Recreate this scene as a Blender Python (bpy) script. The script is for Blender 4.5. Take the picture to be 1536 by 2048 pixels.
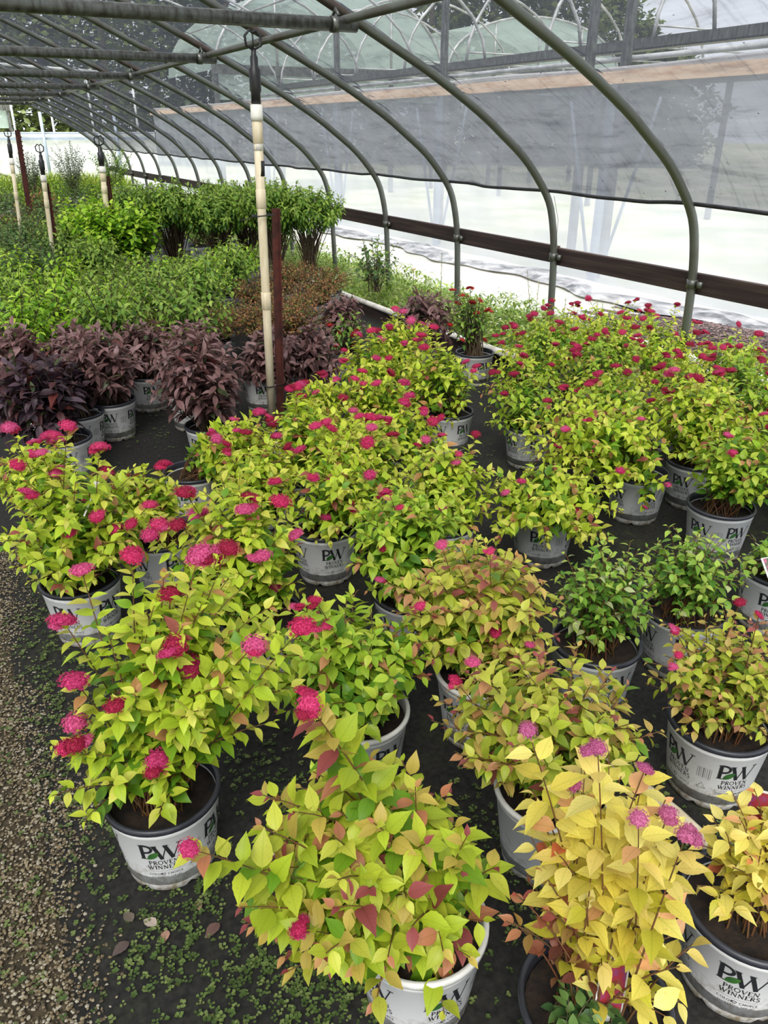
import bpy, bmesh, math, random
import numpy as np
from mathutils import Vector, Matrix
PI = math.pi
for o in list(bpy.data.objects): bpy.data.objects.remove(o)
scene = bpy.context.scene
COL = scene.collection

# ------------------------------------------------------------------ camera
CAM_H = 1.75
PITCH = math.radians(26.18); YAW = math.radians(28.454)
FPX = 1550.0
cd = bpy.data.cameras.new('camera'); cam = bpy.data.objects.new('camera', cd); COL.objects.link(cam)
cd.sensor_fit = 'VERTICAL'; cd.sensor_height = 36.0; cd.lens = FPX / 2048 * 36.0
cd.clip_start = 0.05; cd.clip_end = 400
cam.location = (0, 0, CAM_H); cam.rotation_euler = (PI/2 - PITCH, 0, -YAW)
scene.camera = cam

# ------------------------------------------------------------------ sky and sun (bright overcast)
w = bpy.data.worlds.new('overcast_sky'); scene.world = w; w.use_nodes = True
nt = w.node_tree; nt.nodes.clear()
wo = nt.nodes.new('ShaderNodeOutputWorld'); bg = nt.nodes.new('ShaderNodeBackground')
tc = nt.nodes.new('ShaderNodeTexCoord'); sx = nt.nodes.new('ShaderNodeSeparateXYZ')
mr = nt.nodes.new('ShaderNodeMapRange'); mr.inputs[1].default_value = 0.0; mr.inputs[2].default_value = 0.9
mx = nt.nodes.new('ShaderNodeMix'); mx.data_type = 'RGBA'
mx.inputs[6].default_value = (0.82, 0.87, 0.95, 1); mx.inputs[7].default_value = (1.0, 1.02, 1.05, 1)
nt.links.new(tc.outputs['Generated'], sx.inputs[0]); nt.links.new(sx.outputs[2], mr.inputs[0])
nt.links.new(mr.outputs[0], mx.inputs[0]); nt.links.new(mx.outputs[2], bg.inputs[0])
nt.links.new(bg.outputs[0], wo.inputs[0]); bg.inputs[1].default_value = 1.4
sd = bpy.data.lights.new('sun', 'SUN'); sun = bpy.data.objects.new('sun', sd); COL.objects.link(sun)
sd.energy = 5.0; sd.angle = math.radians(28); sd.color = (1.0, 0.97, 0.92)
sun.rotation_euler = (math.radians(38), 0, math.radians(-38))
vs = scene.view_settings
vs.view_transform = 'Standard'; vs.look = 'None'; vs.gamma = 1.0; vs.use_curve_mapping = False
vs.exposure = 0.66

# ------------------------------------------------------------------ measuring helpers (photo pixel -> metric point)
_F = Vector((math.sin(YAW)*math.cos(PITCH), math.cos(YAW)*math.cos(PITCH), -math.sin(PITCH)))
_R = Vector((math.cos(YAW), -math.sin(YAW), 0)); _U = _R.cross(_F)
CAM = Vector((0, 0, CAM_H))
def ray(x, y): return _F*FPX + _R*(x-768) - _U*(y-1024)
def at_depth(x, y, d): return CAM + ray(x, y) * (d / FPX)
def depth_of(p): return (Vector(p)-CAM).dot(_F)
def at_y(x, y, Y): r = ray(x, y); return CAM + r*(Y/r.y)

# ------------------------------------------------------------------ generic helpers
def srgb(r, g, b):
    f = lambda c: (c/255/12.92) if c/255 <= 0.04045 else ((c/255+0.055)/1.055)**2.4
    return (f(r), f(g), f(b))
def tag(o, label=None, cat=None, group=None, kind=None):
    if label: o['label'] = label
    if cat: o['category'] = cat
    if group: o['group'] = group
    if kind: o['kind'] = kind
    return o
def empty(name, loc, label=None, cat=None, group=None, rz=0):
    o = bpy.data.objects.new(name, None); COL.objects.link(o); o.location = loc; o.rotation_euler = (0, 0, rz)
    o.empty_display_size = 0.05
    return tag(o, label, cat, group)
def add(name, me, mat=None, parent=None, loc=None):
    if mat is not None and not me.materials: me.materials.append(mat)
    o = bpy.data.objects.new(name, me); COL.objects.link(o)
    if parent: o.parent = parent
    if loc is not None: o.location = loc
    return o
class MB:
    def __init__(s): s.v = []; s.f = []; s.m = []
    def face(s, pts, mi=0):
        b = len(s.v); s.v += [tuple(p) for p in pts]; s.f.append(tuple(range(b, b+len(pts)))); s.m.append(mi)
    def box(s, lo, hi, mi=0, M=None):
        b = len(s.v)
        for z in (lo[2], hi[2]):
            for x, y in ((lo[0], lo[1]), (hi[0], lo[1]), (hi[0], hi[1]), (lo[0], hi[1])):
                p = Vector((x, y, z)); s.v.append(tuple(M @ p if M else p))
        for q in ((3,2,1,0),(4,5,6,7),(0,1,5,4),(1,2,6,5),(2,3,7,6),(3,0,4,7)):
            s.f.append(tuple(b+i for i in q)); s.m.append(mi)
    def tube(s, path, rad, n=8, mi=0, cap=True):
        P = [Vector(p) for p in path]; k = len(P)
        if not hasattr(rad, '__len__'): rad = [rad]*k
        b = len(s.v); nrm = None
        for i in range(k):
            t = (P[min(i+1, k-1)] - P[max(i-1, 0)]).normalized()
            if nrm is None:
                a = Vector((0, 0, 1)) if abs(t.z) < 0.9 else Vector((1, 0, 0)); nrm = t.cross(a).normalized()
            else:
                nrm = (nrm - t*nrm.dot(t)).normalized()
            bn = t.cross(nrm)
            for j in range(n):
                a = 2*PI*j/n; s.v.append(tuple(P[i] + (nrm*math.cos(a) + bn*math.sin(a))*rad[i]))
        for i in range(k-1):
            for j in range(n):
                s.f.append((b+i*n+j, b+i*n+(j+1) % n, b+(i+1)*n+(j+1) % n, b+(i+1)*n+j)); s.m.append(mi)
        if cap:
            s.f.append(tuple(b+j for j in reversed(range(n)))); s.m.append(mi)
            s.f.append(tuple(b+(k-1)*n+j for j in range(n))); s.m.append(mi)
    def lathe(s, prof, n=32, mi=0):
        b = len(s.v); k = len(prof)
        for r, z in prof:
            for j in range(n):
                a = 2*PI*j/n; s.v.append((r*math.cos(a), r*math.sin(a), z))
        for i in range(k-1):
            for j in range(n):
                s.f.append((b+i*n+j, b+i*n+(j+1) % n, b+(i+1)*n+(j+1) % n, b+(i+1)*n+j)); s.m.append(mi)
    def mesh(s, name, mats=None, smooth=True):
        me = bpy.data.meshes.new(name); me.from_pydata(s.v, [], s.f)
        for m in (mats or []): me.materials.append(m)
        me.polygons.foreach_set('material_index', s.m)
        me.polygons.foreach_set('use_smooth', [smooth]*len(s.f))
        me.update(); return me
    def build(s, name, mat, parent=None, smooth=True, loc=None):
        mats = mat if isinstance(mat, list) else [mat]
        return add(name, s.mesh(name, mats, smooth), None, parent, loc)

# ------------------------------------------------------------------ materials
def new_mat(name):
    m = bpy.data.materials.new(name); m.use_nodes = True; n = m.node_tree.nodes; n.clear()
    out = n.new('ShaderNodeOutputMaterial'); return m, n, m.node_tree.links, out
def principled(n, col=(0.5, 0.5, 0.5), rough=0.5, metal=0.0, spec=0.5):
    p = n.new('ShaderNodeBsdfPrincipled'); p.inputs['Base Color'].default_value = (*col, 1)
    p.inputs['Roughness'].default_value = rough; p.inputs['Metallic'].default_value = metal
    p.inputs['Specular IOR Level'].default_value = spec; return p
def noise(n, l, scale, detail=4, coord='Object', vec_scale=None, rough=0.55):
    t = n.new('ShaderNodeTexCoord'); x = n.new('ShaderNodeTexNoise'); x.inputs['Scale'].default_value = scale
    x.inputs['Detail'].default_value = detail; x.inputs['Roughness'].default_value = rough
    if vec_scale:
        mp = n.new('ShaderNodeMapping'); mp.inputs['Scale'].default_value = vec_scale
        l.new(t.outputs[coord], mp.inputs[0]); l.new(mp.outputs[0], x.inputs[0])
    else: l.new(t.outputs[coord], x.inputs[0])
    return x.outputs[0]
def ramp(n, l, src, stops):
    r = n.new('ShaderNodeValToRGB'); e = r.color_ramp.elements
    while len(e) < len(stops): e.new(0.5)
    for el, (p, c) in zip(e, stops): el.position = p; el.color = (*c, 1) if len(c) == 3 else c
    l.new(src, r.inputs[0]); return r.outputs[0]
def bump(n, l, src, strength, dist, p):
    b = n.new('ShaderNodeBump'); b.inputs['Strength'].default_value = strength; b.inputs['Distance'].default_value = dist
    l.new(src, b.inputs['Height']); l.new(b.outputs[0], p.inputs['Normal'])
def simple(name, c1, c2, scale=8, rough=0.6, metal=0.0, bmp=0.0, vec_scale=None, spec=0.5, lo=0.35, hi=0.65):
    m, n, l, out = new_mat(name); p = principled(n, c1, rough, metal, spec)
    s = noise(n, l, scale, 5, 'Object', vec_scale)
    l.new(ramp(n, l, s, [(lo, c1), (hi, c2)]), p.inputs['Base Color'])
    if bmp: bump(n, l, s, bmp, 0.01, p)
    l.new(p.outputs[0], out.inputs[0]); return m
def leaf_mat(name, use_attr, rough=0.42, trans=0.32, spots=0.25):
    m, n, l, out = new_mat(name)
    if use_attr:
        a = n.new('ShaderNodeVertexColor'); a.layer_name = 'Col'; base = a.outputs[0]
    else:
        a = n.new('ShaderNodeObjectInfo'); base = a.outputs['Color']
    uv = n.new('ShaderNodeUVMap'); sep = n.new('ShaderNodeSeparateXYZ'); l.new(uv.outputs[0], sep.inputs[0])
    # pale midrib at u = .5
    sb = n.new('ShaderNodeMath'); sb.operation = 'SUBTRACT'; l.new(sep.outputs[0], sb.inputs[0]); sb.inputs[1].default_value = 0.5
    ab = n.new('ShaderNodeMath'); ab.operation = 'ABSOLUTE'; l.new(sb.outputs[0], ab.inputs[0])
    # side veins: bands along v - |u|
    vv = n.new('ShaderNodeMath'); vv.operation = 'MULTIPLY_ADD'; l.new(ab.outputs[0], vv.inputs[0]); vv.inputs[1].default_value = -0.7; l.new(sep.outputs[1], vv.inputs[2])
    vs_ = n.new('ShaderNodeMath'); vs_.operation = 'MULTIPLY'; l.new(vv.outputs[0], vs_.inputs[0]); vs_.inputs[1].default_value = 44.0
    sn = n.new('ShaderNodeMath'); sn.operation = 'SINE'; l.new(vs_.outputs[0], sn.inputs[0])
    veins = ramp(n, l, sn.outputs[0], [(0.8, (0, 0, 0)), (1.0, (0.55, 0.55, 0.55))])
    mid = ramp(n, l, ab.outputs[0], [(0.0, (1, 1, 1)), (0.05, (0, 0, 0))])
    mxv = n.new('ShaderNodeMath'); mxv.operation = 'MAXIMUM'; l.new(veins, mxv.inputs[0]); l.new(mid, mxv.inputs[1])
    dk = n.new('ShaderNodeMix'); dk.data_type = 'RGBA'; dk.blend_type = 'MULTIPLY'; dk.inputs[7].default_value = (0.80, 0.86, 0.72, 1)
    l.new(mxv.outputs[0], dk.inputs[0]); l.new(base, dk.inputs[6])
    # brown flecks and edge blush (wear of the leaf itself)
    ns = noise(n, l, 60 if use_attr else 9, 3, 'Object')
    fl = ramp(n, l, ns, [(0.60, (0, 0, 0)), (0.72, (spots, spots, spots))])
    br = n.new('ShaderNodeMix'); br.data_type = 'RGBA'; br.inputs[7].default_value = (0.30, 0.14, 0.04, 1)
    l.new(fl, br.inputs[0]); l.new(dk.outputs[2], br.inputs[6])
    p = principled(n, (0.3, 0.5, 0.05), rough, 0, 0.35); l.new(br.outputs[2], p.inputs['Base Color'])
    tr = n.new('ShaderNodeBsdfTranslucent'); l.new(br.outputs[2], tr.inputs[0])
    ms = n.new('ShaderNodeMixShader'); ms.inputs[0].default_value = trans
    l.new(p.outputs[0], ms.inputs[1]); l.new(tr.outputs[0], ms.inputs[2]); l.new(ms.outputs[0], out.inputs[0])
    return m

M = {}
M['leaf'] = leaf_mat('leaf_surface', False)
M['foliage'] = leaf_mat('foliage_surface', True)
M['steel'] = simple('galvanised_steel', srgb(112, 116, 112), srgb(70, 68, 62), 5, 0.38, 0.55, 0.1, (6, 6, 1.2))
M['rusty_steel'] = simple('weathered_steel', srgb(100, 104, 98), srgb(70, 50, 42), 2.2, 0.4, 0.45, 0.1, None, 0.5, 0.5, 0.75)
M['bright_steel'] = simple('bright_steel', srgb(200, 202, 204), srgb(150, 152, 152), 3, 0.45, 0.2)
M['grey_paint'] = simple('grey_blue_steel', srgb(150, 162, 178), srgb(128, 140, 156), 3, 0.5, 0.2)
M['board'] = simple('dark_stained_board', srgb(38, 24, 22), srgb(74, 58, 50), 5, 0.8, 0, 0.4, (1, 0.25, 6), lo=0.45, hi=0.8)
M['pine'] = simple('fresh_pine', srgb(226, 204, 182), srgb(192, 152, 124), 3.5, 0.7, 0, 0.2, (1, 0.6, 5), lo=0.45, hi=0.75)
M['rust'] = simple('rusty_stake', srgb(92, 44, 36), srgb(58, 30, 26), 14, 0.8, 0.2, 0.3)
M['pvc'] = simple('aged_pvc', srgb(228, 216, 188), srgb(206, 190, 156), 6, 0.5, 0, 0.05, (6, 6, 1.0))
M['pvc_white'] = simple('white_pvc', srgb(232, 230, 222), srgb(176, 170, 158), 7, 0.5, 0, 0.1, lo=0.5, hi=0.75)
M['black'] = simple('black_plastic', srgb(34, 34, 38), srgb(22, 22, 24), 20, 0.42)
M['rim_black'] = simple('dark_pot_rim', srgb(52, 54, 62), srgb(36, 37, 42), 12, 0.4)
M['rim_white'] = simple('white_pot_rim', srgb(224, 224, 220), srgb(190, 188, 182), 10, 0.45)
M['soil'] = simple('potting_soil', srgb(22, 16, 12), srgb(46, 33, 22), 45, 0.95, 0, 1.0)
M['ink'] = simple('black_ink', srgb(26, 27, 30), srgb(40, 41, 44), 60, 0.5)
M['ink_grey'] = simple('grey_ink', srgb(96, 97, 98), srgb(128, 128, 126), 60, 0.5)
M['ink_green'] = simple('green_ink', srgb(62, 112, 44), srgb(40, 84, 40), 30, 0.5)
M['stem'] = simple('reddish_stem', srgb(110, 62, 38), srgb(84, 70, 34), 30, 0.6)
M['stem_dark'] = simple('dark_stem', srgb(70, 50, 38), srgb(92, 80, 56), 20, 0.7)
M['bark'] = simple('tree_bark', srgb(70, 62, 54), srgb(100, 92, 80), 6, 0.9, 0, 0.5)
M['hem'] = simple('black_hem_tape', srgb(22, 22, 24), srgb(34, 34, 36), 20, 0.7)

def pot_mat(name, white, dirt):
    m, n, l, out = new_mat(name); p = principled(n, white, 0.42, 0, 0.4)
    t = n.new('ShaderNodeTexCoord'); sp = n.new('ShaderNodeSeparateXYZ'); l.new(t.outputs['Object'], sp.inputs[0])
    ns = noise(n, l, 34, 10, 'Object', None, 0.75)
    oi = n.new('ShaderNodeObjectInfo')
    # mud splashed up from the ground
    mrr = n.new('ShaderNodeMapRange'); mrr.inputs[1].default_value = 0.13; mrr.inputs[2].default_value = 0.0
    mrr.inputs[3].default_value = 0.0; mrr.inputs[4].default_value = 0.30; l.new(sp.outputs[2], mrr.inputs[0])
    ad = n.new('ShaderNodeMath'); l.new(ns, ad.inputs[0]); l.new(mrr.outputs[0], ad.inputs[1])
    col = ramp(n, l, ad.outputs[0], [(0.58, white), (0.74, tuple(0.5*(a+b) for a, b in zip(white, dirt))), (0.86, dirt)])
    l.new(col, p.inputs['Base Color']); l.new(p.outputs[0], out.inputs[0]); return m
M['pot'] = pot_mat('white_pot_plastic', srgb(226, 226, 224), srgb(140, 128, 104))
M['pot_grey'] = pot_mat('grey_pot_plastic', srgb(196, 198, 198), srgb(118, 110, 92))

def petal_mat():
    m, n, l, out = new_mat('petal_surface'); oi = n.new('ShaderNodeObjectInfo')
    ns = noise(n, l, 7.0, 2, 'Object')
    mx = n.new('ShaderNodeMix'); mx.data_type = 'RGBA'; mx.blend_type = 'MULTIPLY'; mx.inputs[0].default_value = 1
    l.new(oi.outputs['Color'], mx.inputs[6]); l.new(ramp(n, l, ns, [(0.35, (0.62, 0.45, 0.5)), (0.65, (1.3, 1.9, 1.6))]), mx.inputs[7])
    p = principled(n, (0.6, 0.05, 0.15), 0.55, 0, 0.2); l.new(mx.outputs[2], p.inputs['Base Color'])
    tr = n.new('ShaderNodeBsdfTranslucent'); l.new(mx.outputs[2], tr.inputs[0])
    ms = n.new('ShaderNodeMixShader'); ms.inputs[0].default_value = 0.25
    l.new(p.outputs[0], ms.inputs[1]); l.new(tr.outputs[0], ms.inputs[2]); l.new(ms.outputs[0], out.inputs[0]); return m
M['petal'] = petal_mat()

def cloth_mat():
    m, n, l, out = new_mat('shade_cloth_mesh')
    d = n.new('ShaderNodeBsdfDiffuse'); d.inputs[0].default_value = (*srgb(40, 41, 44), 1)
    t2 = n.new('ShaderNodeBsdfTranslucent'); t2.inputs[0].default_value = (*srgb(66, 69, 76), 1)
    dm = n.new('ShaderNodeMixShader'); dm.inputs[0].default_value = 0.55; l.new(d.outputs[0], dm.inputs[1]); l.new(t2.outputs[0], dm.inputs[2])
    tr = n.new('ShaderNodeBsdfTransparent')
    # weave density differs along creases that run up the cloth, plus specks of debris
    a = noise(n, l, 1.0, 6, 'Object', (9.0, 1.6, 9.0), 0.65)
    dens = ramp(n, l, a, [(0.3, (0.60, 0.60, 0.60)), (0.55, (0.67, 0.67, 0.67)), (0.72, (0.84, 0.84, 0.84))])
    a2 = noise(n, l, 1.0, 5, 'Object', (2.2, 24.0, 3.4), 0.7)
    d2 = ramp(n, l, a2, [(0.54, (0, 0, 0)), (0.72, (0.13, 0.13, 0.13))])
    b = noise(n, l, 26.0, 2, 'Object')
    sp = ramp(n, l, b, [(0.735, (0, 0, 0)), (0.75, (0.5, 0.5, 0.5))])
    ae = n.new('ShaderNodeMath'); l.new(dens, ae.inputs[0]); l.new(d2, ae.inputs[1])
    ad = n.new('ShaderNodeMath'); ad.use_clamp = True; l.new(ae.outputs[0], ad.inputs[0]); l.new(sp, ad.inputs[1])
    ms = n.new('ShaderNodeMixShader'); l.new(ad.outputs[0], ms.inputs[0]); l.new(tr.outputs[0], ms.inputs[1]); l.new(dm.outputs[0], ms.inputs[2])
    l.new(ms.outputs[0], out.inputs[0]); return m
M['cloth'] = cloth_mat()
def film_mat(name, tint, clear, gloss=0.08, sc=(1.5, 0.6, 3.0)):
    m, n, l, out = new_mat(name)
    d = n.new('ShaderNodeBsdfDiffuse'); d.inputs[0].default_value = (*tint, 1)
    t2 = n.new('ShaderNodeBsdfTranslucent'); t2.inputs[0].default_value = (*tint, 1)
    dm = n.new('ShaderNodeMixShader'); dm.inputs[0].default_value = 0.62; l.new(d.outputs[0], dm.inputs[1]); l.new(t2.outputs[0], dm.inputs[2])
    g = n.new('ShaderNodeBsdfGlossy'); g.inputs['Roughness'].default_value = 0.25
    gm = n.new('ShaderNodeMixShader'); gm.inputs[0].default_value = gloss; l.new(dm.outputs[0], gm.inputs[1]); l.new(g.outputs[0], gm.inputs[2])
    tr = n.new('ShaderNodeBsdfTransparent')
    a = noise(n, l, 1.0, 5, 'Object', sc)
    cl = ramp(n, l, a, [(0.3, (clear+0.1,)*3), (0.7, (clear-0.1,)*3)])
    ms = n.new('ShaderNodeMixShader'); l.new(cl, ms.inputs[0]); l.new(gm.outputs[0], ms.inputs[1]); l.new(tr.outputs[0], ms.inputs[2])
    l.new(ms.outputs[0], out.inputs[0]); return m
M['film'] = film_mat('clear_poly_film', srgb(190, 194, 206), 0.22)
M['film_end'] = film_mat('white_end_film', srgb(240, 242, 246), 0.14)
M['film_teal'] = film_mat('teal_poly_film', srgb(196, 214, 210), 0.3)
M['sheet'] = film_mat('ground_poly_sheet', srgb(222, 222, 224), 0.10, 0.12)
M['sheet_black'] = simple('dark_skirt_plastic', srgb(62, 64, 68), srgb(150, 150, 152), 5, 0.35, 0, 0.3, (1, 0.7, 4))

def ground_mat():
    m, n, l, out = new_mat('woven_ground_cloth'); p = principled(n, (0.02, 0.02, 0.02), 0.75, 0, 0.3)
    a = noise(n, l, 1.4, 6, 'Object'); b = noise(n, l, 55, 3, 'Object')
    base = ramp(n, l, b, [(0.3, srgb(20, 20, 19)), (0.7, srgb(44, 43, 40))])
    mo = n.new('ShaderNodeMix'); mo.data_type = 'RGBA'; mo.inputs[7].default_value = (*srgb(58, 64, 34), 1)
    c = noise(n, l, 9, 8, 'Object', None, 0.7)
    mu = n.new('ShaderNodeMath'); mu.operation = 'MULTIPLY'; l.new(ramp(n, l, a, [(0.5, (0, 0, 0)), (0.68, (1, 1, 1))]), mu.inputs[0]); l.new(ramp(n, l, c, [(0.5, (0, 0, 0)), (0.62, (0.75,)*3)]), mu.inputs[1])
    l.new(mu.outputs[0], mo.inputs[0]); l.new(base, mo.inputs[6]); l.new(mo.outputs[2], p.inputs['Base Color'])
    bump(n, l, b, 0.35, 0.004, p); l.new(p.outputs[0], out.inputs[0]); return m
M['ground'] = ground_mat()
M['gravel_bed'] = simple('gravel_dirt', srgb(74, 64, 46), srgb(48, 42, 30), 30, 0.95, 0, 0.8)
M['field'] = simple('field_grass', srgb(150, 158, 112), srgb(196, 190, 168), 0.5, 0.95, 0, 0.2)
M['verge'] = simple('grassy_soil', srgb(96, 116, 50), srgb(138, 146, 78), 6, 0.95, 0, 0.5)
M['mulch_bed'] = simple('mulch_bed', srgb(52, 40, 38), srgb(80, 64, 60), 40, 0.95, 0, 1.0)

# ------------------------------------------------------------------ setting: ground
def wavy_grid(x0, x1, y0, y1, nx, ny, zf):
    v = []; f = []
    for j in range(ny+1):
        for i in range(nx+1):
            x = x0+(x1-x0)*i/nx; y = y0+(y1-y0)*j/ny; v.append((x, y, zf(x, y)))
    for j in range(ny):
        for i in range(nx):
            a = j*(nx+1)+i; f.append((a, a+1, a+nx+2, a+nx+1))
    return v, f
def grid_obj(name, args, mat, kind='structure', label=None, cat=None):
    v, f = wavy_grid(*args); mb = MB(); mb.v = v; mb.f = f; mb.m = [0]*len(f)
    o = mb.build(name, mat); return tag(o, label, cat, None, kind)
def crease(x, y):   # folds of the ground cloth where the aisle opens toward the wall
    z = 0.0
    for cx, cy, ang, wd, ln, h in ((2.75, 4.25, 0.5, 0.05, 0.8, 0.035), (2.95, 4.0, 0.75, 0.04, 0.6, 0.03), (3.1, 4.5, 0.35, 0.05, 0.6, 0.03), (2.45, 3.6, 0.8, 0.04, 0.6, 0.02), (0.45, 1.15, 1.35, 0.02, 0.5, 0.008), (0.62, 0.75, 1.2, 0.02, 0.4, 0.008)):
        dx, dy = x-cx, y-cy; u = dx*math.cos(ang)+dy*math.sin(ang); q = -dx*math.sin(ang)+dy*math.cos(ang)
        z += h*math.exp(-(q/wd)**2)*math.exp(-(u/ln)**2)
    return z
grid_obj('floor', (-0.10, 3.85, -1.0, 26, 170, 500, lambda x, y: crease(x, y)), M['ground'], 'structure')
grid_obj('floor_gravel_aisle', (-7.5, -0.10, -6, 30, 4, 4, lambda x, y: -0.004), M['gravel_bed'])
grid_obj('floor_apron', (-0.10, 3.85, -6, -1.0, 4, 4, lambda x, y: -0.001), M['ground'])
grid_obj('floor_verge', (3.85, 5.2, -6, 30, 8, 60, lambda x, y: 0.01*math.sin(9*x+2*y)), M['verge'])
grid_obj('floor_far_end', (-7.5, 3.85, 26, 30.2, 4, 4, lambda x, y: -0.002), M['verge'])
grid_obj('ground_field', (-120, 120, -60, 160, 8, 8, lambda x, y: -0.06), M['field'])
rs = random.Random(5)
sheet = grid_obj('floor_sheet', (5.15, 7.25, -4, 30, 40, 420, lambda x, y: 0.012 + 0.022*math.sin(14*x+2.2*math.sin(0.9*y)+0.5*math.sin(2.3*y))**2*(0.4+0.6*math.sin(0.7*y+x)**2)), M['sheet'])
# ragged dark skirt along the wall foot
mb = MB(); pr = None; n = 260
for i in range(n+1):
    y = -3 + 33*i/n; a = 6.45+0.12*math.sin(1.7*y)+0.05*math.sin(6.1*y); b = a+0.42+0.1*math.sin(2.3*y+1)
    row = [(a, y, 0.045), (a+(b-a)*0.33, y, 0.05+0.05*abs(math.sin(5*y))), (a+(b-a)*0.66, y, 0.045+0.03*abs(math.sin(7*y+1))), (b, y, 0.07)]
    if pr:
        for k in range(3): mb.face([pr[k], pr[k+1], row[k+1], row[k]])
    pr = row
tag(mb.build('plastic_skirt', M['sheet_black']), 'crumpled grey plastic skirt lying along the foot of the film wall', 'plastic sheet')

# ------------------------------------------------------------------ gravel, weeds and litter on the ground
def np_join(name, tv, tf, Rm, P, S, cols=None, uvs=None, mat=None, smooth=True):
    """many copies of one template as one mesh. tv (k,3), tf list of tuples of equal or mixed size, Rm (n,3,3), P (n,3), S (n,) or (n,3)"""
    n = len(P); k = len(tv); S = np.asarray(S)
    if S.ndim == 1: S = np.repeat(S[:, None], 3, 1)
    V = np.einsum('nij,nkj->nki', Rm, tv[None]*S[:, None, :]) + P[:, None, :]
    me = bpy.data.meshes.new(name)
    loops = np.concatenate([np.array(f) for f in tf]); sizes = np.array([len(f) for f in tf]); L = len(loops)
    al = (loops[None]+np.arange(n)[:, None]*k).ravel()
    me.vertices.add(n*k); me.vertices.foreach_set('co', V.astype(np.float32).ravel())
    me.loops.add(n*L); me.loops.foreach_set('vertex_index', al.astype(np.int32))
    st = np.concatenate([[0], np.cumsum(sizes)[:-1]]); me.polygons.add(n*len(tf))
    me.polygons.foreach_set('loop_start', (st[None]+np.arange(n)[:, None]*L).ravel().astype(np.int32))
    me.update(calc_edges=True); me.validate()
    me.polygons.foreach_set('use_smooth', np.full(len(me.polygons), smooth))
    if cols is not None:
        ca = me.color_attributes.new('Col', 'FLOAT_COLOR', 'POINT')
        c4 = np.ones((n, k, 4), np.float32); c4[:, :, :3] = np.asarray(cols)[:, None, :]
        ca.data.foreach_set('color', c4.ravel())
    if uvs is not None:
        ul = me.uv_layers.new(name='UVMap'); ul.data.foreach_set('uv', np.tile(np.asarray(uvs)[loops], (n, 1)).astype(np.float32).ravel())
    if mat: me.materials.append(mat)
    return me
def rand_rot(rng, n, flat=False):
    a = rng.uniform(0, 2*PI, n); R = np.zeros((n, 3, 3)); c, s = np.cos(a), np.sin(a)
    R[:, 0, 0] = c; R[:, 0, 1] = -s; R[:, 1, 0] = s; R[:, 1, 1] = c; R[:, 2, 2] = 1
    if not flat:
        b = rng.normal(0, 0.4, n); T = np.zeros((n, 3, 3)); c, s = np.cos(b), np.sin(b)
        T[:, 0, 0] = 1; T[:, 1, 1] = c; T[:, 1, 2] = -s; T[:, 2, 1] = s; T[:, 2, 2] = c
        R = np.einsum('nij,njk->nik', R, T)
    return R
PEB_V = np.array([(1, 0, 0), (0.3, 0.9, 0.1), (-0.8, 0.6, 0), (-0.9, -0.5, 0.05), (0.2, -1, 0), (0.15, 0.1, 0.7), (0.9, -0.6, 0.1)])*0.5
PEB_F = [(0, 1, 5), (1, 2, 5), (2, 3, 5), (3, 4, 5), (4, 6, 5), (6, 0, 5)]
rng = np.random.default_rng(11)
n = 17000
py_ = rng.uniform(0.75, 3.6, n)**1.0; edge = -0.04 + 0.05*np.sin(py_*4.1) + 0.03*np.sin(py_*11)
px_ = edge - 0.02 - np.abs(rng.normal(0, 0.20, n)) + rng.normal(0, 0.05, n)
keep = px_ > -0.62; px_, py_ = px_[keep], py_[keep]; n = len(px_)
sizes = rng.uniform(0.004, 0.011, n)
cc = np.array([srgb(116, 101, 74), srgb(92, 80, 58), srgb(134, 122, 96), srgb(70, 60, 44), srgb(154, 146, 128)])[rng.integers(0, 5, n)]
def col_mat(name, rough=0.8):
    m, nn, l, out = new_mat(name); p = principled(nn, (0.5,)*3, rough); a = nn.new('ShaderNodeVertexColor'); a.layer_name = 'Col'
    l.new(a.outputs[0], p.inputs['Base Color']); l.new(p.outputs[0], out.inputs[0]); return m
M['pebble'] = col_mat('pebble_surface', 0.75)
me = np_join('gravel', PEB_V, PEB_F, rand_rot(rng, n), np.stack([px_, py_, np.full(n, 0.003)], 1), sizes, cc, None, M['pebble'], False)
tag(add('gravel', me), 'tan pea gravel scattered along the edge of the black ground cloth', 'gravel', None, 'stuff')

# leaf templates ------------------------------------------------------
def leaf_tmpl(W=0.5, st=7, serr=0.0, fold=0.22, curl=0.25, wide=0.42, tipp=1.0, pet=0.1):
    v = []; uv = []; f = []
    ts = [i/(st-1) for i in range(st)]
    for i, t in enumerate(ts):
        y = pet + (1-pet)*t
        a = t/wide if t < wide else 1-(t-wide)/(1-wide)
        wv = math.sin(min(a, 1)*PI/2)**(0.7 if t < wide else tipp)
        wv = wv*W/2*(1+(serr if i % 2 else -serr*0.6))
        if i == 0: wv = 0.012
        if i == st-1: wv = 0.004
        z = -curl*t*t
        v += [(-wv, y, z+fold*wv), (0, y, z), (wv, y, z+fold*wv)]
        uv += [(0.5-wv/W, t), (0.5, t), (0.5+wv/W, t)]
    for i in range(st-1):
        b = 3*i; f += [(b, b+1, b+4, b+3), (b+1, b+2, b+5, b+4)]
    v += [(0, 0, 0.0)]; uv += [(0.5, 0)]; k = len(v)-1; f += [(k, 1, 0), (k, 2, 1)]
    return np.array(v), f, np.array(uv)
def tmpl_mesh(name, T, mat):
    v, f, uv = T; me = bpy.data.meshes.new(name); me.from_pydata([tuple(p) for p in v], [], f)
    ul = me.uv_layers.new(name='UVMap')
    for lp in me.loops: ul.data[lp.index].uv = uv[lp.vertex_index]
    me.polygons.foreach_set('use_smooth', [True]*len(f)); me.materials.append(mat); me.update(); return me
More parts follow.
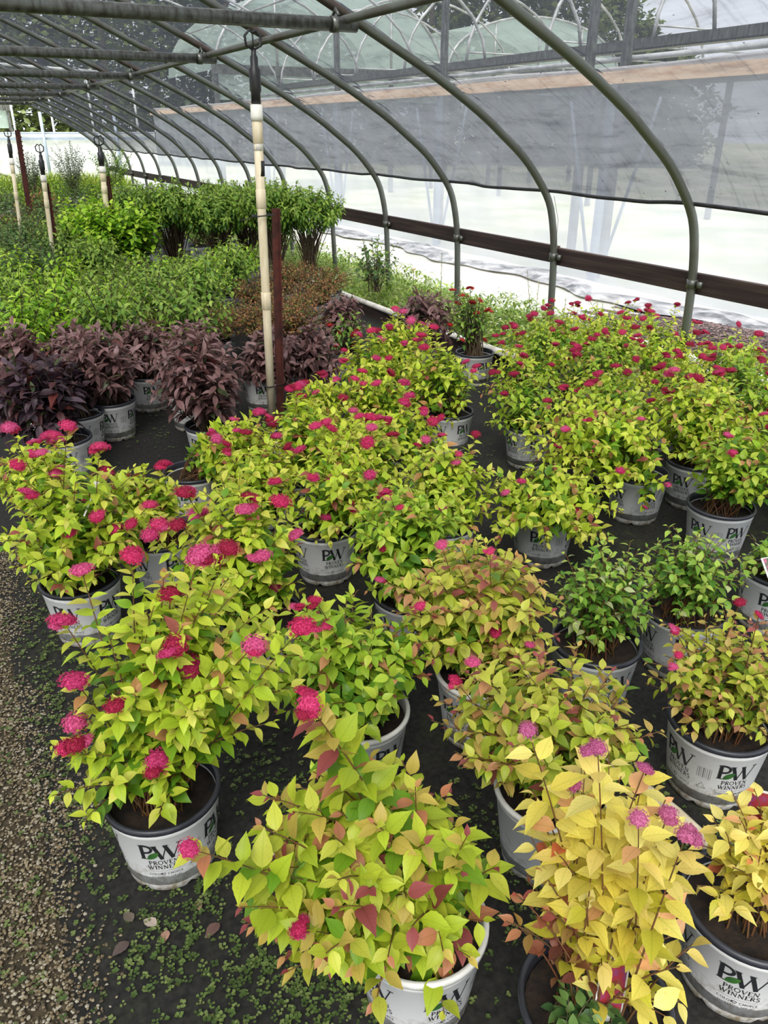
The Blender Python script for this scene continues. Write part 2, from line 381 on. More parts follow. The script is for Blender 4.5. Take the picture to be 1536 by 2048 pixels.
T_HI = {'spirea': [leaf_tmpl(0.52, 13, 0.045, fo, cu, 0.38, 1.25) for fo, cu in ((0.25, 0.20), (0.4, 0.36), (0.2, 0.08), (0.3, 0.28))],
        'weigela': [leaf_tmpl(0.40, 9, 0.03, fo, cu, 0.45, 1.1) for fo, cu in ((0.3, 0.25), (0.45, 0.45), (0.2, 0.1))],
        'round': [leaf_tmpl(0.62, 9, 0.05, fo, cu, 0.42, 0.95) for fo, cu in ((0.2, 0.15), (0.3, 0.25))]}
T_LO = {'spirea': leaf_tmpl(0.52, 7, 0.0, 0.28, 0.24, 0.40, 1.2), 'weigela': leaf_tmpl(0.42, 6, 0, 0.35, 0.3, 0.45, 1.05),
        'round': leaf_tmpl(0.62, 5, 0, 0.25, 0.2, 0.42, 0.95), 'narrow': leaf_tmpl(0.28, 4, 0, 0.3, 0.3, 0.45, 1.0),
        'tiny': leaf_tmpl(0.55, 3, 0, 0.2, 0.1, 0.5, 1.0, 0.05)}
LEAF_ME = {k: [tmpl_mesh('%s_leaf' % k, t, M['leaf']) for t in v] for k, v in T_HI.items()}

# small clover-like weeds on the cloth
rng = np.random.default_rng(21)
cl = []
def weed_patch(cx, cy, sxx, syy, k):
    for _ in range(k): cl.append((rng.normal(cx, sxx), rng.normal(cy, syy)))
for c in ((0.12, 1.30, 0.09, 0.07, 130), (0.30, 1.12, 0.12, 0.07, 260), (0.42, 1.00, 0.14, 0.06, 260), (0.22, 1.40, 0.07, 0.06, 60), (0.05, 2.75, 0.06, 0.3, 230), (-0.02, 2.3, 0.05, 0.3, 160),
          (0.62, 1.48, 0.10, 0.12, 170), (0.50, 1.75, 0.09, 0.1, 90), (0.95, 0.86, 0.1, 0.1, 160), (0.9, 1.25, 0.15, 0.1, 150), (1.4, 0.9, 0.1, 0.15, 170), (1.5, 1.5, 0.12, 0.2, 140), (1.62, 0.78, 0.1, 0.06, 60),
          (0.06, 1.65, 0.05, 0.2, 90), (1.0, 5.0, 0.2, 0.25, 120), (2.75, 4.6, 0.15, 0.2, 120), (2.6, 3.9, 0.1, 0.25, 70), (-0.15, 2.0, 0.15, 0.5, 160), (-0.2, 1.5, 0.12, 0.15, 70), (0.35, 2.3, 0.1, 0.25, 90)):
    weed_patch(*c)
P = []; Rr = []; S = []; Cc = []
for x, y in cl:
    if not (-0.6 < x < 3.7): continue
    h = rng.uniform(0.004, 0.016); k = rng.integers(3, 6); a0 = rng.uniform(0, 6.28); s = rng.uniform(0.006, 0.0115)
    g = np.array(srgb(*[(104, 126, 66), (84, 106, 54), (124, 140, 80), (74, 94, 48)][rng.integers(0, 4)]))
    for j in range(k):
        a = a0+2*PI*j/k+rng.normal(0, 0.15)
        P.append((x+rng.normal(0, 0.002), y+rng.normal(0, 0.002), h)); S.append(s); Cc.append(g*rng.uniform(0.8, 1.2))
        c, sn = math.cos(a), math.sin(a); Rr.append([[c, -sn, 0], [sn, c, 0], [0, 0, 1]])
W_T = leaf_tmpl(0.95, 3, 0, 0.25, -0.15, 0.6, 0.6, 0.1)
me = np_join('clover_weeds', W_T[0], W_T[1], np.array(Rr), np.array(P), np.array(S), Cc, W_T[2], M['foliage'])
tag(add('clover_weeds', me), 'tiny green clover-like weeds sprouting over the black ground cloth', 'weeds', None, 'stuff')

# fallen dry leaves, each one a thing
def fallen(loc, s, rz, col, label, W='round'):
    o = add('fallen_leaf', LEAF_ME[W][0], None, None, loc); o.scale = (s, s, s); o.rotation_euler = (0.08, 0.12, rz)
    o.color = (*srgb(*col), 1); tag(o, label, 'fallen leaf', 'dry leaves fallen on the ground cloth')
fallen((0.11, 1.36, 0.012), 0.045, 0.6, (208, 190, 178), 'pale grey-pink dry leaf lying in clover weeds near the gravel')
fallen((0.13, 1.345, 0.008), 0.036, 2.6, (190, 146, 128), 'salmon dry leaf tucked under the pale dry leaf')
fallen((0.045, 1.355, 0.01), 0.05, 1.9, (104, 88, 84), 'grey-brown curled dry leaf beside the gravel edge')
fallen((0.06, 1.40, 0.01), 0.042, 0.3, (122, 110, 98), 'taupe dry leaf above the curled brown leaf')
fallen((0.25, 1.30, 0.01), 0.05, 2.0, (120, 92, 86), 'mauve-brown dry leaf alone in front of the black-rimmed pot')
fallen((0.215, 1.385, 0.01), 0.03, 3.1, (158, 134, 104), 'tan dry leaf against the foot of the black-rimmed pot')
fallen((0.44, 1.42, 0.012), 0.024, 1.2, (236, 230, 206), 'small cream petal-like leaf on the cloth between two pots')
fallen((0.15, 1.52, 0.01), 0.04, 0.9, (112, 108, 78), 'olive dry leaf on bare cloth between gravel and pot')

# ------------------------------------------------------------------ hoop house frame
HOOPS = [3.835+1.475*k for k in range(-4, 15)]
RX = -0.35          # ridge line
PROF = [(4.54, 0.0), (4.525, 0.4), (4.505, 0.8), (4.465, 1.05), (4.40, 1.24), (4.27, 1.41), (4.11, 1.57), (3.90, 1.725), (3.68, 1.875), (3.30, 2.09), (2.90, 2.285), (2.43, 2.505), (1.9, 2.755), (1.3, 3.03), (0.7, 3.27), (0.2, 3.42), (RX, 3.48)]
PROF_ALL = PROF + [(2*RX-x, z) for x, z in reversed(PROF[:-1])]
def smooth_path(pts, sub=3):
    out = []
    for i in range(len(pts)-1):
        p0 = Vector(pts[max(i-1, 0)]); p1 = Vector(pts[i]); p2 = Vector(pts[i+1]); p3 = Vector(pts[min(i+2, len(pts)-1)])
        for j in range(sub):
            t = j/sub; out.append(0.5*((2*p1)+(-p0+p2)*t+(2*p0-5*p1+4*p2-p3)*t*t+(-p0+3*p1-3*p2+p3)*t**3))
    out.append(Vector(pts[-1])); return out
SP = smooth_path([(x, z, 0) for x, z in PROF_ALL], 3)
mb = MB(); mb.tube([(p.x, 0, p.y) for p in SP], 0.030, 10); hoop_me = mb.mesh('arch', [M['rusty_steel']])
mb = MB()
for s in (0.74, 0.83): pass
mb.lathe([(0.030, -0.028), (0.038, -0.028), (0.038, 0.028), (0.030, 0.028)], 14); mb.box((0.03, -0.012, -0.02), (0.085, 0.012, 0.02)); clamp_me = mb.mesh('clamp', [M['steel']])
ORD = ['first', 'second', 'third', 'fourth', 'fifth', 'sixth', 'seventh', 'eighth', 'ninth', 'tenth', 'eleventh', 'twelfth', 'thirteenth', 'fourteenth', 'fifteenth', 'sixteenth', 'seventeenth', 'eighteenth', 'nineteenth']
for hi, Y in enumerate(HOOPS):
    hl = 'bent steel hoop whose leg stands beside the bark mulch heap' if hi == 4 else ('%s steel hoop beyond the bark mulch heap, toward the far end wall' % ORD[hi-5] if hi > 4 else '%s steel hoop before the bark mulch heap, away from the far end wall' % ORD[3-hi])
    h = empty('hoop', (0, Y, 0), hl, 'hoop', 'steel hoops of the shade house')
    add('arch', hoop_me, None, h); c = add('clamp', clamp_me, None, h, (4.505, 0, 0.80)); c.rotation_euler = (0, 0, -PI/2)
# purlins along the house
for px0, pz0, lb in ((2.55, 2.385, 'long round steel purlin tied under the hoops near the tie bars'), (2*RX-2.55, 2.385, 'matching steel purlin under the hoops over the gravel aisle')):
    mb = MB(); mb.tube([(px0, -2.3, pz0), (px0, 25.3, pz0)], 0.026, 10)
    for Y in HOOPS: mb.tube([(px0-0.034, Y-0.03, pz0+0.01), (px0, Y-0.03, pz0-0.034), (px0+0.034, Y-0.03, pz0+0.01)], 0.006, 6)
    tag(mb.build('purlin', M['rusty_steel']), lb, 'purlin')
mb = MB(); mb.tube([(RX, -2.3, 3.43), (RX, 25.3, 3.43)], 0.026, 10); tag(mb.build('ridge_pipe', M['steel']), 'steel ridge pipe along the top of the shade house', 'pipe')
# cross ties every second hoop
for ti, Y in enumerate(HOOPS[5::2]):
    t = empty('cross_tie', (0, Y-0.10, 2.385), 'thick steel tie bar overhead, %s beyond the bark mulch heap' % ORD[ti], 'tie bar', 'horizontal tie bars across the hoops')
    mb = MB(); mb.tube([(2.62, 0, -0.03), (-3.3, 0, -0.03)], 0.040, 14); mb.build('bar', M['steel'], t)
    mb = MB(); mb.tube([(2.50, 0, 0.02), (2.50, 0.05, 0.06), (2.50, 0.1, 0.02), (2.50, 0.1, -0.02)], 0.010, 6); mb.lathe([(0.041, 2.44), (0.047, 2.44), (0.047, 2.49), (0.041, 2.49)], 12)
    # ring of the strap turned to lie along the bar
    k = len(mb.v)-48
    for i in range(k, len(mb.v)): x, y, z = mb.v[i]; mb.v[i] = (z, x, y-0.03)
    mb.build('strap', M['steel'], t)
# dark board along the hoop legs, in lengths
ends = [HOOPS[0]] + [HOOPS[i] for i in (2, 5, 8, 11, 14, 17, 18)]
for i in range(len(ends)-1):
    a, b = ends[i]+0.004, ends[i+1]-0.004; mb = MB()
    dz = 0.006*((-1)**i); mb.box((4.535, a, 0.735+dz), (4.575, b, 0.875+dz)); o = mb.build('rail_board', M['board'], None, False)
    md = o.modifiers.new('bevel', 'BEVEL'); md.width = 0.004
    tag(o, 'dark weathered board along the hoop legs, %s length counted from the open end' % ORD[i], 'board', 'dark boards along the hoop legs')

# shade cloth over the hoops
def cloth_profile():
    pts = []
    for p in SP:
        if p.y >= 1.29: pts.append(p)
    return pts
CP = cloth_profile(); NP = len(CP); NY = 380; Y0, Y1 = HOOPS[0]-0.1, HOOPS[-1]+0.25
rng = np.random.default_rng(3)
ph = rng.uniform(0, 6.28, 40)
v = []; f = []
# resample profile finer near the eaves
arc = [0.0]
for i in range(1, NP): arc.append(arc[-1]+(CP[i]-CP[i-1]).length)
TOT = arc[-1]; K = 150
def prof_at(s):
    for i in range(1, NP):
        if arc[i] >= s: t = (s-arc[i-1])/(arc[i]-arc[i-1]); return CP[i-1].lerp(CP[i], t), (CP[i]-CP[i-1]).normalized()
    return CP[-1], (CP[-1]-CP[-2]).normalized()
samples = []
for k in range(K+1):
    u = k/K; s = TOT*(0.5-0.5*math.copysign(abs(math.cos(PI*u))**0.8, math.cos(PI*u))); samples.append((s, *prof_at(s)))
for j in range(NY+1):
    Y = Y0+(Y1-Y0)*j/NY; fr = ((Y-HOOPS[0])/1.475) % 1.0; sag = math.sin(PI*fr)**2; near = math.exp(-(min(fr, 1-fr)/0.13)**2)
    for s, p, t in samples:
        nx, nz = t.y, -t.x
        if nx*p.x < 0 and abs(p.x) > 1: nx, nz = -nx, -nz
        if nz < 0: nx, nz = -nx, -nz
        e = min(s, TOT-s); ef = math.exp(-e/0.5)
        off = 0.034 - 0.05*sag*(1-0.75*ef)
        off += 0.020*near*math.sin(14*s+34*Y+3*math.sin(5*s)) * min(1, e*4)
        off += 0.004*ef*math.sin(40*Y+9*s) + 0.005*math.sin(7*Y+11*s+2*math.sin(3*Y))
        dz = -0.008*sag*ef
        v.append((p.x+nx*off, Y, p.y+nz*off+dz))
for j in range(NY):
    for k in range(K):
        a = j*(K+1)+k; f.append((a, a+1, a+K+2, a+K+1))
mb = MB(); mb.v = v; mb.f = f; mb.m = [0]*len(f)
cl_o = mb.build('shade_cloth', M['cloth']); tag(cl_o, 'black woven shade cloth stretched over the hoops, see-through', 'shade cloth')
mb = MB()
mb.tube([v[j*(K+1)] for j in range(0, NY+1, 2)], 0.014, 6); mb.tube([v[j*(K+1)+K] for j in range(0, NY+1, 2)], 0.014, 6)
mb.build('hem', M['hem'], cl_o)

# ------------------------------------------------------------------ film walls of the surrounding house
def film_wall(name, fixed, a0, a1, z0, z1, axis, mat, na=300, nz=14):
    mb = MB()
    for j in range(nz+1):
        for i in range(na+1):
            a = a0+(a1-a0)*i/na; z = z0+(z1-z0)*j/nz
            d = 0.02*math.sin(3.1*a+1.7*z)+0.012*math.sin(9*a-6*z)+0.008*math.sin(21*a+3*z)
            mb.v.append((fixed+d, a, z) if axis == 'x' else (a, fixed+d, z))
    for j in range(nz):
        for i in range(na):
            q = j*(na+1)+i; mb.f.append((q, q+1, q+na+2, q+na+1)); mb.m.append(0)
    return tag(mb.build(name, mat), None, None, None, 'structure')
film_wall('wall_right', 7.24, -4, 30, 0.0, 2.40, 'x', M['film'])
film_wall('wall_far', 30.0, -9.0, 7.24, 0.0, 1.72, 'y', M['film_end'], 160)
for i, y0 in enumerate([-3.6+4.2*k for k in range(8)]):
    mb = MB(); mb.box((7.15, y0+0.003, 2.235), (7.19, y0+4.197, 2.365)); o = mb.build('trim_%d' % (i+1), M['pine'], None, False); o['kind'] = 'structure'
# rolled film edge above the pine rail
mb = MB(); mb.tube([(7.18+0.012*math.sin(3*y/4.0), y/4.0, 2.395+0.012*math.sin(1.3*y/4.0+1)) for y in range(-14, 120)], 0.024, 7)
tag(mb.build('rolled_film_edge', M['sheet']), 'rolled edge of clear film wrapped along the pine rail', 'film roll')
# far end rails and posts
mb = MB(); mb.box((-9, 29.88, 1.49), (7.2, 29.93, 1.56)); mb.box((-9, 29.88, 1.66), (7.2, 29.93, 1.70)); o = mb.build('trim_9', M['grey_paint'], None, False); o['kind'] = 'structure'
for x in (-1.5, 2.0, 3.6, 5.9):
    mb = MB(); mb.tube([(x, 29.8, 0), (x, 29.8, 2.3)], 0.05, 8); tag(mb.build('end_post', M['grey_paint']), 'grey steel post against the white far end wall', 'post', 'steel posts at the far end wall')
mb = MB(); mb.tube([(1.0, 26.0, 0.95), (3.4, 26.0, 0.1)], 0.035, 8); tag(mb.build('brace_pipe', M['steel']), 'slanting grey brace pipe in front of the far end wall', 'pipe')

# ------------------------------------------------------------------ frames outside the film wall
for y in (4.1, 8.1, 12.05, 16.0, 20.0, 24.0):
    p = empty('outer_post', (7.55, y, 0), 'blue-grey steel post with slanting braces behind the film wall', 'post', 'braced posts behind the film wall')
    mb = MB(); mb.box((-0.04, -0.04, -0.06), (0.04, 0.04, 2.3)); mb.build('post', M['grey_paint'], p, False)
    for s, x in ((-1, 0.0), (1, 0.05)):
        mb = MB(); mb.tube([(x, s*0.12, 0.0), (x, s*0.8, 2.1)], 0.022, 6); mb.build('brace', M['grey_paint'], p)
for y in (8.9, 9.6, 13.4, 17.8):
    mb = MB(); mb.box((8.42, y-0.05, -0.06), (8.52, y+0.05, 4.1)); tag(mb.build('tall_column', M['steel'], None, False), 'tall square steel column rising above the pine rail', 'column', 'tall columns outside the film wall')
mb = MB(); mb.box((9.1, 1.0, 2.76), (9.3, 23, 2.80)); mb.box((9.06, 1.0, 2.78), (9.10, 23, 2.90)); mb.box((9.30, 1.0, 2.78), (9.34, 23, 2.90))
tag(mb.build('gutter', M['steel'], None, False), 'long grey steel gutter beam behind the film wall', 'gutter')
mb = MB(); mb.tube([(8.6, 0.5, 2.62), (8.6, 23, 2.62)], 0.035, 8); tag(mb.build('longitudinal_pipe', M['bright_steel']), 'pale steel pipe running just below the gutter beam', 'pipe')
for k in range(9):
    y = 4.6+2.3*k
    mb = MB(); mb.tube([(9.2+3.1*(1-math.cos(PI*i/18)), y, 2.85+2.0*math.sin(PI*i/18)) for i in range(19)], 0.028, 7)
    mb.tube([(9.2, y, 3.05), (15.4, y, 3.05)], 0.015, 5)
    tag(mb.build('bare_arch', M['bright_steel']), 'bare steel roof arch springing from the gutter outside', 'arch', 'bare arches beyond the gutter')
for k in range(8):
    y = 5.6+2.5*k
    mb = MB(); mb.tube([(-0.35+9.5*math.cos(PI*0.5*(i-12)/12*0.999+PI/2), y, 2.85+2.6*math.sin(PI*i/24)) for i in range(25)], 0.026, 7)
    tag(mb.build('bare_span_arch', M['bright_steel']), 'wide bare steel arch passing above the shade cloth', 'arch', 'wide bare arches above the shade house')
for x, z in ((10.2, 4.3), (7.6, 4.3), (12.3, 4.85)):
    mb = MB(); mb.tube([(x, 4, z), (x, 26, z)], 0.022, 6); tag(mb.build('roof_pipe', M['bright_steel']), 'thin steel pipe lying along the bare roof arches', 'pipe', 'pipes along the bare arches')
for x in (15.4,):
    for y in (5, 9, 13, 17, 21, 25):
        mb = MB(); mb.box((x-0.05, y-0.05, -0.06), (x+0.05, y+0.05, 2.9)); tag(mb.build('far_post', M['steel'], None, False), 'steel post on the far side of the bare arches', 'post', 'posts beyond the bare arches')
    mb = MB(); mb.box((x-0.08, 3, 2.68), (x+0.08, 28, 2.80)); tag(mb.build('far_gutter', M['steel'], None, False), 'second gutter beam on the far side of the bare arches', 'gutter')

# arched covered greenhouses farther off
def gable_house(x0, x1, ys, y, z_spring, rise, depth, label):
    e = empty('arched_greenhouse', ((x0+x1)/2, y, 0), label, 'greenhouse')
    hw = (x1-x0)/2; N = 20
    arcp = [(-hw*math.cos(PI*i/N), z_spring+rise*math.sin(PI*i/N)) for i in range(N+1)]
    mb = MB(); mb.face([(px_, 0, pz_) for px_, pz_ in arcp]); mb.face([(-hw, 0, z_spring), (hw, 0, z_spring), (hw, 0, z_spring-0.75), (-hw, 0, z_spring-0.75)]); mb.build('gable_film', M['film_teal'], e, False)
    mb = MB()
    for i in range(N): mb.face([(arcp[i][0], 0, arcp[i][1]), (arcp[i+1][0], 0, arcp[i+1][1]), (arcp[i+1][0], depth, arcp[i+1][1]), (arcp[i][0], depth, arcp[i][1])])
    mb.build('roof_film', M['film_teal'], e)
    mb = MB(); mb.tube([(px_, -0.03, pz_) for px_, pz_ in arcp], 0.04, 6); mb.build('end_arch', M['bright_steel'], e)
    mb = MB(); mb.box((-hw-0.1, -0.12, z_spring-0.12), (hw+0.1, 0.0, z_spring+0.12)); mb.build('end_beam', M['steel'], e, False)
    for k in range(5):
        x = -hw+2*hw*k/4; mb = MB(); mb.box((x-0.06, -0.06, -0.06), (x+0.06, 0.06, z_spring)); mb.build('post', M['steel'], e, False)
    for k in range(1, 4):
        x = -hw+2*hw*k/4; mb = MB(); mb.tube([(x, -0.02, z_spring), (x, -0.02, z_spring+rise*math.sqrt(max(0, 1-(x/hw)**2)))], 0.035, 6); mb.build('stud', M['bright_steel'], e)
g0 = at_y(428, 118, 24); g1 = at_y(884, 150, 24)
gable_house(g0.x, g1.x, 0, 24, 0.5*(g0.z+g1.z)-0.15, 2.3, 5, 'teal film arched greenhouse gable seen through the shade cloth')
g0 = at_y(895, 135, 26); g1 = at_y(1235, 140, 26)
gable_house(g0.x, g1.x, 0, 26, 0.5*(g0.z+g1.z)-0.1, 1.7, 5, 'smaller arched greenhouse gable beside the tall columns')
gable_house(-8.0, 3.4, 0, 38, 2.6, 1.3, 8, 'blue-grey film arched greenhouse rising behind the white far end wall')
mb = MB(); a = at_y(0, 128, 31); b = at_y(275, 150, 31)
mb.tube([a, b], 0.05, 6)
for t in (0.02, 0.3, 0.6, 0.95): p = a.lerp(b, t); mb.tube([p, (p.x, p.y, -0.05)], 0.04, 6)
tag(mb.build('white_pipe_frame', M['bright_steel']), 'white pipe frame beyond the far end wall', 'pipe frame')

# ------------------------------------------------------------------ trees beyond
def tree(x, y, h, r, seed, col, label):
    rg = np.random.default_rng(seed); e = empty('forest_tree', (x, y, -0.06), label, 'tree', 'forest behind the greenhouses')
    mb = MB(); mb.tube([(0, 0, 0), (0.1, 0, h*0.5), (0, 0.1, h*0.92)], [0.22, 0.15, 0.04], 7); mb.build('trunk', M['bark'], e)
    n = 4200; th = rg.uniform(0, 2*PI, n); u = rg.uniform(0.0, 1, n)
    zz = h*(0.02+0.98*u); prof = np.sin(PI*np.clip(0.18+0.82*u, 0, 1))**0.6*(1-0.35*u)
    rr = r*prof*np.sqrt(rg.uniform(0.25, 1, n))*(1+0.35*np.sin(3*th+7*u+seed)+0.2*np.sin(19*u+2*th))
    P = np.stack([rr*np.cos(th), rr*np.sin(th), zz], 1)
    c = np.array(srgb(*col))[None]*rg.uniform(0.6, 1.35, (n, 1))
    R = rand_rot(rg, n); t2 = rg.normal(0, 0.7, n); T = np.zeros((n, 3, 3)); T[:, 1, 1] = 1; T[:, 0, 0] = np.cos(t2); T[:, 0, 2] = np.sin(t2); T[:, 2, 0] = -np.sin(t2); T[:, 2, 2] = np.cos(t2)
    R = np.einsum('nij,njk->nik', R, T)
    me = np_join('crown', T_LO['tiny'][0], T_LO['tiny'][1], R, P, rg.uniform(0.28, 0.6, n), c, T_LO['tiny'][2], M['foliage'])
    o = add('crown', me, None, e); o['kind'] = 'stuff'
TL = ['dark evergreen forest tree standing behind the greenhouses', 'olive-green broadleaf tree in the forest edge behind the greenhouses']
rt = random.Random(8)
for i in range(26):
    azp = -180 + 60*i + rt.uniform(-20, 20); D = rt.uniform(50, 56) if i % 2 else rt.uniform(60, 68)
    dr = ray(azp, 262); dr = Vector((dr.x, dr.y, 0)).normalized(); p = dr*D
    hh = rt.uniform(13, 17)
    if azp > 1120: hh = max(5.0, 13.5-(azp-1120)*0.04)*rt.uniform(0.9, 1.1)
    if azp > 1350: continue
    k = rt.randrange(2); tree(p.x, p.y, hh, rt.uniform(2.9, 3.8), 100+i, [(66, 84, 50), (96, 110, 58)][k], TL[k])

# ------------------------------------------------------------------ sprinkler risers and stakes
def riser(base, top, r, label, frac=0.80):
    e = empty('sprinkler_riser', base, label, 'riser'); d = Vector(top)-Vector(base); q = lambda t: d*t
    mb = MB(); mb.tube([q(0), q(0.3), q(0.6), q(frac)], r, 12); mb.build('pipe', M['pvc'], e)
    for t0, t1 in ((0.345, 0.39), (0.60, 0.645), (frac-0.05, frac)):
        mb = MB(); mb.tube([q(t0), q(t0+0.001), q(t1-0.001), q(t1)], [r*1.02, r*1.13, r*1.13, r*1.02], 12); mb.build('coupling', M['pvc'], e)
    mb = MB(); mb.tube([q(frac), q(frac+0.01), q(frac+0.035), q(frac+0.036)], [r*1.3, r*1.3, r*1.3, r*0.9], 12); mb.build('collar', M['pvc_white'], e)
    mb = MB(); mb.tube([q(frac+0.036), q(frac+0.06), q(frac+0.065), q(frac+0.11), q(frac+0.115), q(frac+0.135), q(frac+0.14), q(frac+0.15)], [r, r, r*1.2, r*1.2, r*0.8, r*0.8, r*0.55, r*0.5], 10); mb.build('valve', M['black'], e)
    tp = q(frac+0.15); s = r*1.5
    mb = MB(); mb.tube([tp, tp+Vector((s, 0, s*0.5)), tp+Vector((s*1.15, 0, s*1.6)), tp+Vector((s*0.5, 0, s*2.3)), tp+Vector((0, 0, s*2.0)), tp+Vector((-s*0.5, 0, s*2.3)), tp+Vector((-s*1.15, 0, s*1.6)), tp+Vector((-s, 0, s*0.5)), tp], r*0.28, 6)
    mb.tube([tp, tp+Vector((0, 0, s*1.9))], r*0.2, 5); mb.build('sprinkler_head', M['black'], e)
    return e
def stake(base, top, label, w=0.022):
    b = Vector(base); d = Vector(top)-b; mb = MB()
    L = d.length; q = d.normalized().to_track_quat('Z', 'Y').to_matrix().to_4x4()
    mb.box((-w*0.2, -w, 0), (w*0.2, w, L), 0, q); mb.box((-w, -w, 0), (w, -w*0.7, L), 0, q)
    k = 0.1
    while k < L-0.05:
        mb.box((-w*0.5, -w*1.35, k), (w*0.5, -w*0.9, k+0.02), 0, q); k += 0.06
    o = mb.build('stake', M['rust'], None, False); o.location = b; tag(o, label, 'stake'); return o
R0 = riser((1.635, 4.54, 0), (1.672, 4.54, 2.25), 0.026, 'tall cream pipe riser with black sprinkler fittings in front of the purple shrubs', 0.80)
mb = MB(); mb.tube([(-0.03, 0.03, 1.31), (-0.03, -0.04, 1.31), (0.08, -0.04, 1.315), (0.085, 0.03, 1.315), (-0.03, 0.03, 1.31)], 0.004, 5); mb.tube([(-0.03, -0.03, 1.31), (-0.13, -0.06, 1.295)], 0.003, 4); mb.build('tie_wrap', M['black'], R0)
mb = MB(); mb.tube([(-0.028, -0.03, 0.30), (0.085, -0.03, 0.30), (0.085, 0.03, 0.30), (-0.028, 0.03, 0.30), (-0.028, -0.03, 0.30)], 0.004, 5); mb.build('tie_wrap', M['black'], R0)
for kk, (z0, z1) in enumerate(((1.52, 1.60), (1.65, 1.71), (1.73, 1.76))):
    mb = MB(); mb.tube([(0.0285*0.9+0.001, 0, z0), (0.03, 0, z1)], 0.0268, 10); mb.build('grime_band', M['ink'] if kk != 1 else M['pvc_white'], R0)
stake((1.69, 4.545, 0), (1.745, 4.55, 1.345), 'rusty studded steel stake tied to the tall cream riser')
riser((1.72, 10, 0), (1.79, 10, 1.84), 0.03, 'cream riser with round black sprinkler head among the far green shrubs', 0.72)
stake((1.82, 10.05, 0), (1.82, 10.05, 1.28), 'short thick brown stake tied to the far riser', 0.035)
riser((0.95, 9, 0), (1.04, 9, 1.75), 0.022, 'slim cream riser with heart-shaped black sprinkler loop', 0.74)
stake((1.02, 9.02, 0), (1.04, 9.02, 1.28), 'dark red stake behind the slim riser with the loop', 0.018)
riser((0.75, 10, 0), (0.86, 10, 1.78), 0.02, 'thin pale riser with pointed black tip near the far end', 0.80)
stake((1.27, 14, 0), (1.335, 14, 1.76), 'tall dark red stake leaning near the far end wall', 0.035)

# edging and pipes on the ground
mb = MB(); mb.tube([(3.76, 4.4, 0.16), (3.78, 6.5, 0.13), (3.83, 8.5, 0.11), (3.86, 13, 0.1)], 0.03, 8); tag(mb.build('edging_pipe', M['pvc_white']), 'scuffed white pipe edging the bed beside the weedy strip', 'pipe')
mb = MB(); mb.box((3.79, 2.8, 0.0), (3.84, 13, 0.13)); tag(mb.build('edging_board', M['board'], None, False), 'dark edging board set on edge under the white pipe', 'board')
mb = MB(); mb.tube([(1.45, 1.28, 0.025), (1.475, 1.0, 0.025), (1.46, 0.55, 0.025)], 0.022, 10); tag(mb.build('ground_pipe', M['pvc']), 'dirty cream pipe lying on the cloth between the front pots', 'pipe')
mb = MB(); mb.tube([(5.3, 2.5, 0.06), (5.25, 4.2, 0.07), (5.3, 5.7, 0.06)], 0.028, 8); tag(mb.build('outer_pipe', M['pvc_white']), 'white pipe on the ground in front of the bark mulch', 'pipe')
# hanging wire at the third hoop
mb = MB(); mb.tube([(4.40, 5.25, 1.28), (4.44, 5.22, 1.10), (4.49, 5.28, 0.88), (4.50, 5.31, 0.84)], 0.0025, 4); tag(mb.build('hanging_wire', M['steel']), 'thin wire dangling from the cloth hem to the dark board', 'wire')

# bark mulch heap
rng = np.random.default_rng(14)
def mound(x, y): return 0.16*math.exp(-(((x-5.95)/0.55)**2+((y-4.4)/1.0)**2))
v, f = wavy_grid(5.36, 7.0, 2.2, 6.4, 24, 40, lambda x, y: mound(x, y)+0.015); mb = MB(); mb.v = v; mb.f = f; mb.m = [0]*len(f)
heap = mb.build('bark_mulch_heap', M['mulch_bed']); tag(heap, 'low heap of dark purple-brown bark mulch on the white sheet', 'mulch heap')
n = 5200; X = rng.normal(5.95, 0.45, n); Yv = rng.normal(4.4, 0.85, n); Z = np.array([mound(a, b)+0.02 for a, b in zip(X, Yv)]); k = (X > 5.40) & (X < 6.95) & (np.abs(Yv-4.3) < 2.0)
X, Yv, Z = X[k], Yv[k], Z[k]; n = len(X)
cc = np.array([srgb(74, 58, 58), srgb(52, 40, 42), srgb(104, 86, 82), srgb(40, 32, 32)])[rng.integers(0, 4, n)]
me = np_join('bark_chips', PEB_V, PEB_F, rand_rot(rng, n), np.stack([X, Yv, Z], 1), np.stack([rng.uniform(0.03, 0.07, n), rng.uniform(0.012, 0.025, n), rng.uniform(0.01, 0.03, n)], 1), cc, None, M['pebble'], False)
o = add('bark_chips', me, None, heap); o['kind'] = 'stuff'

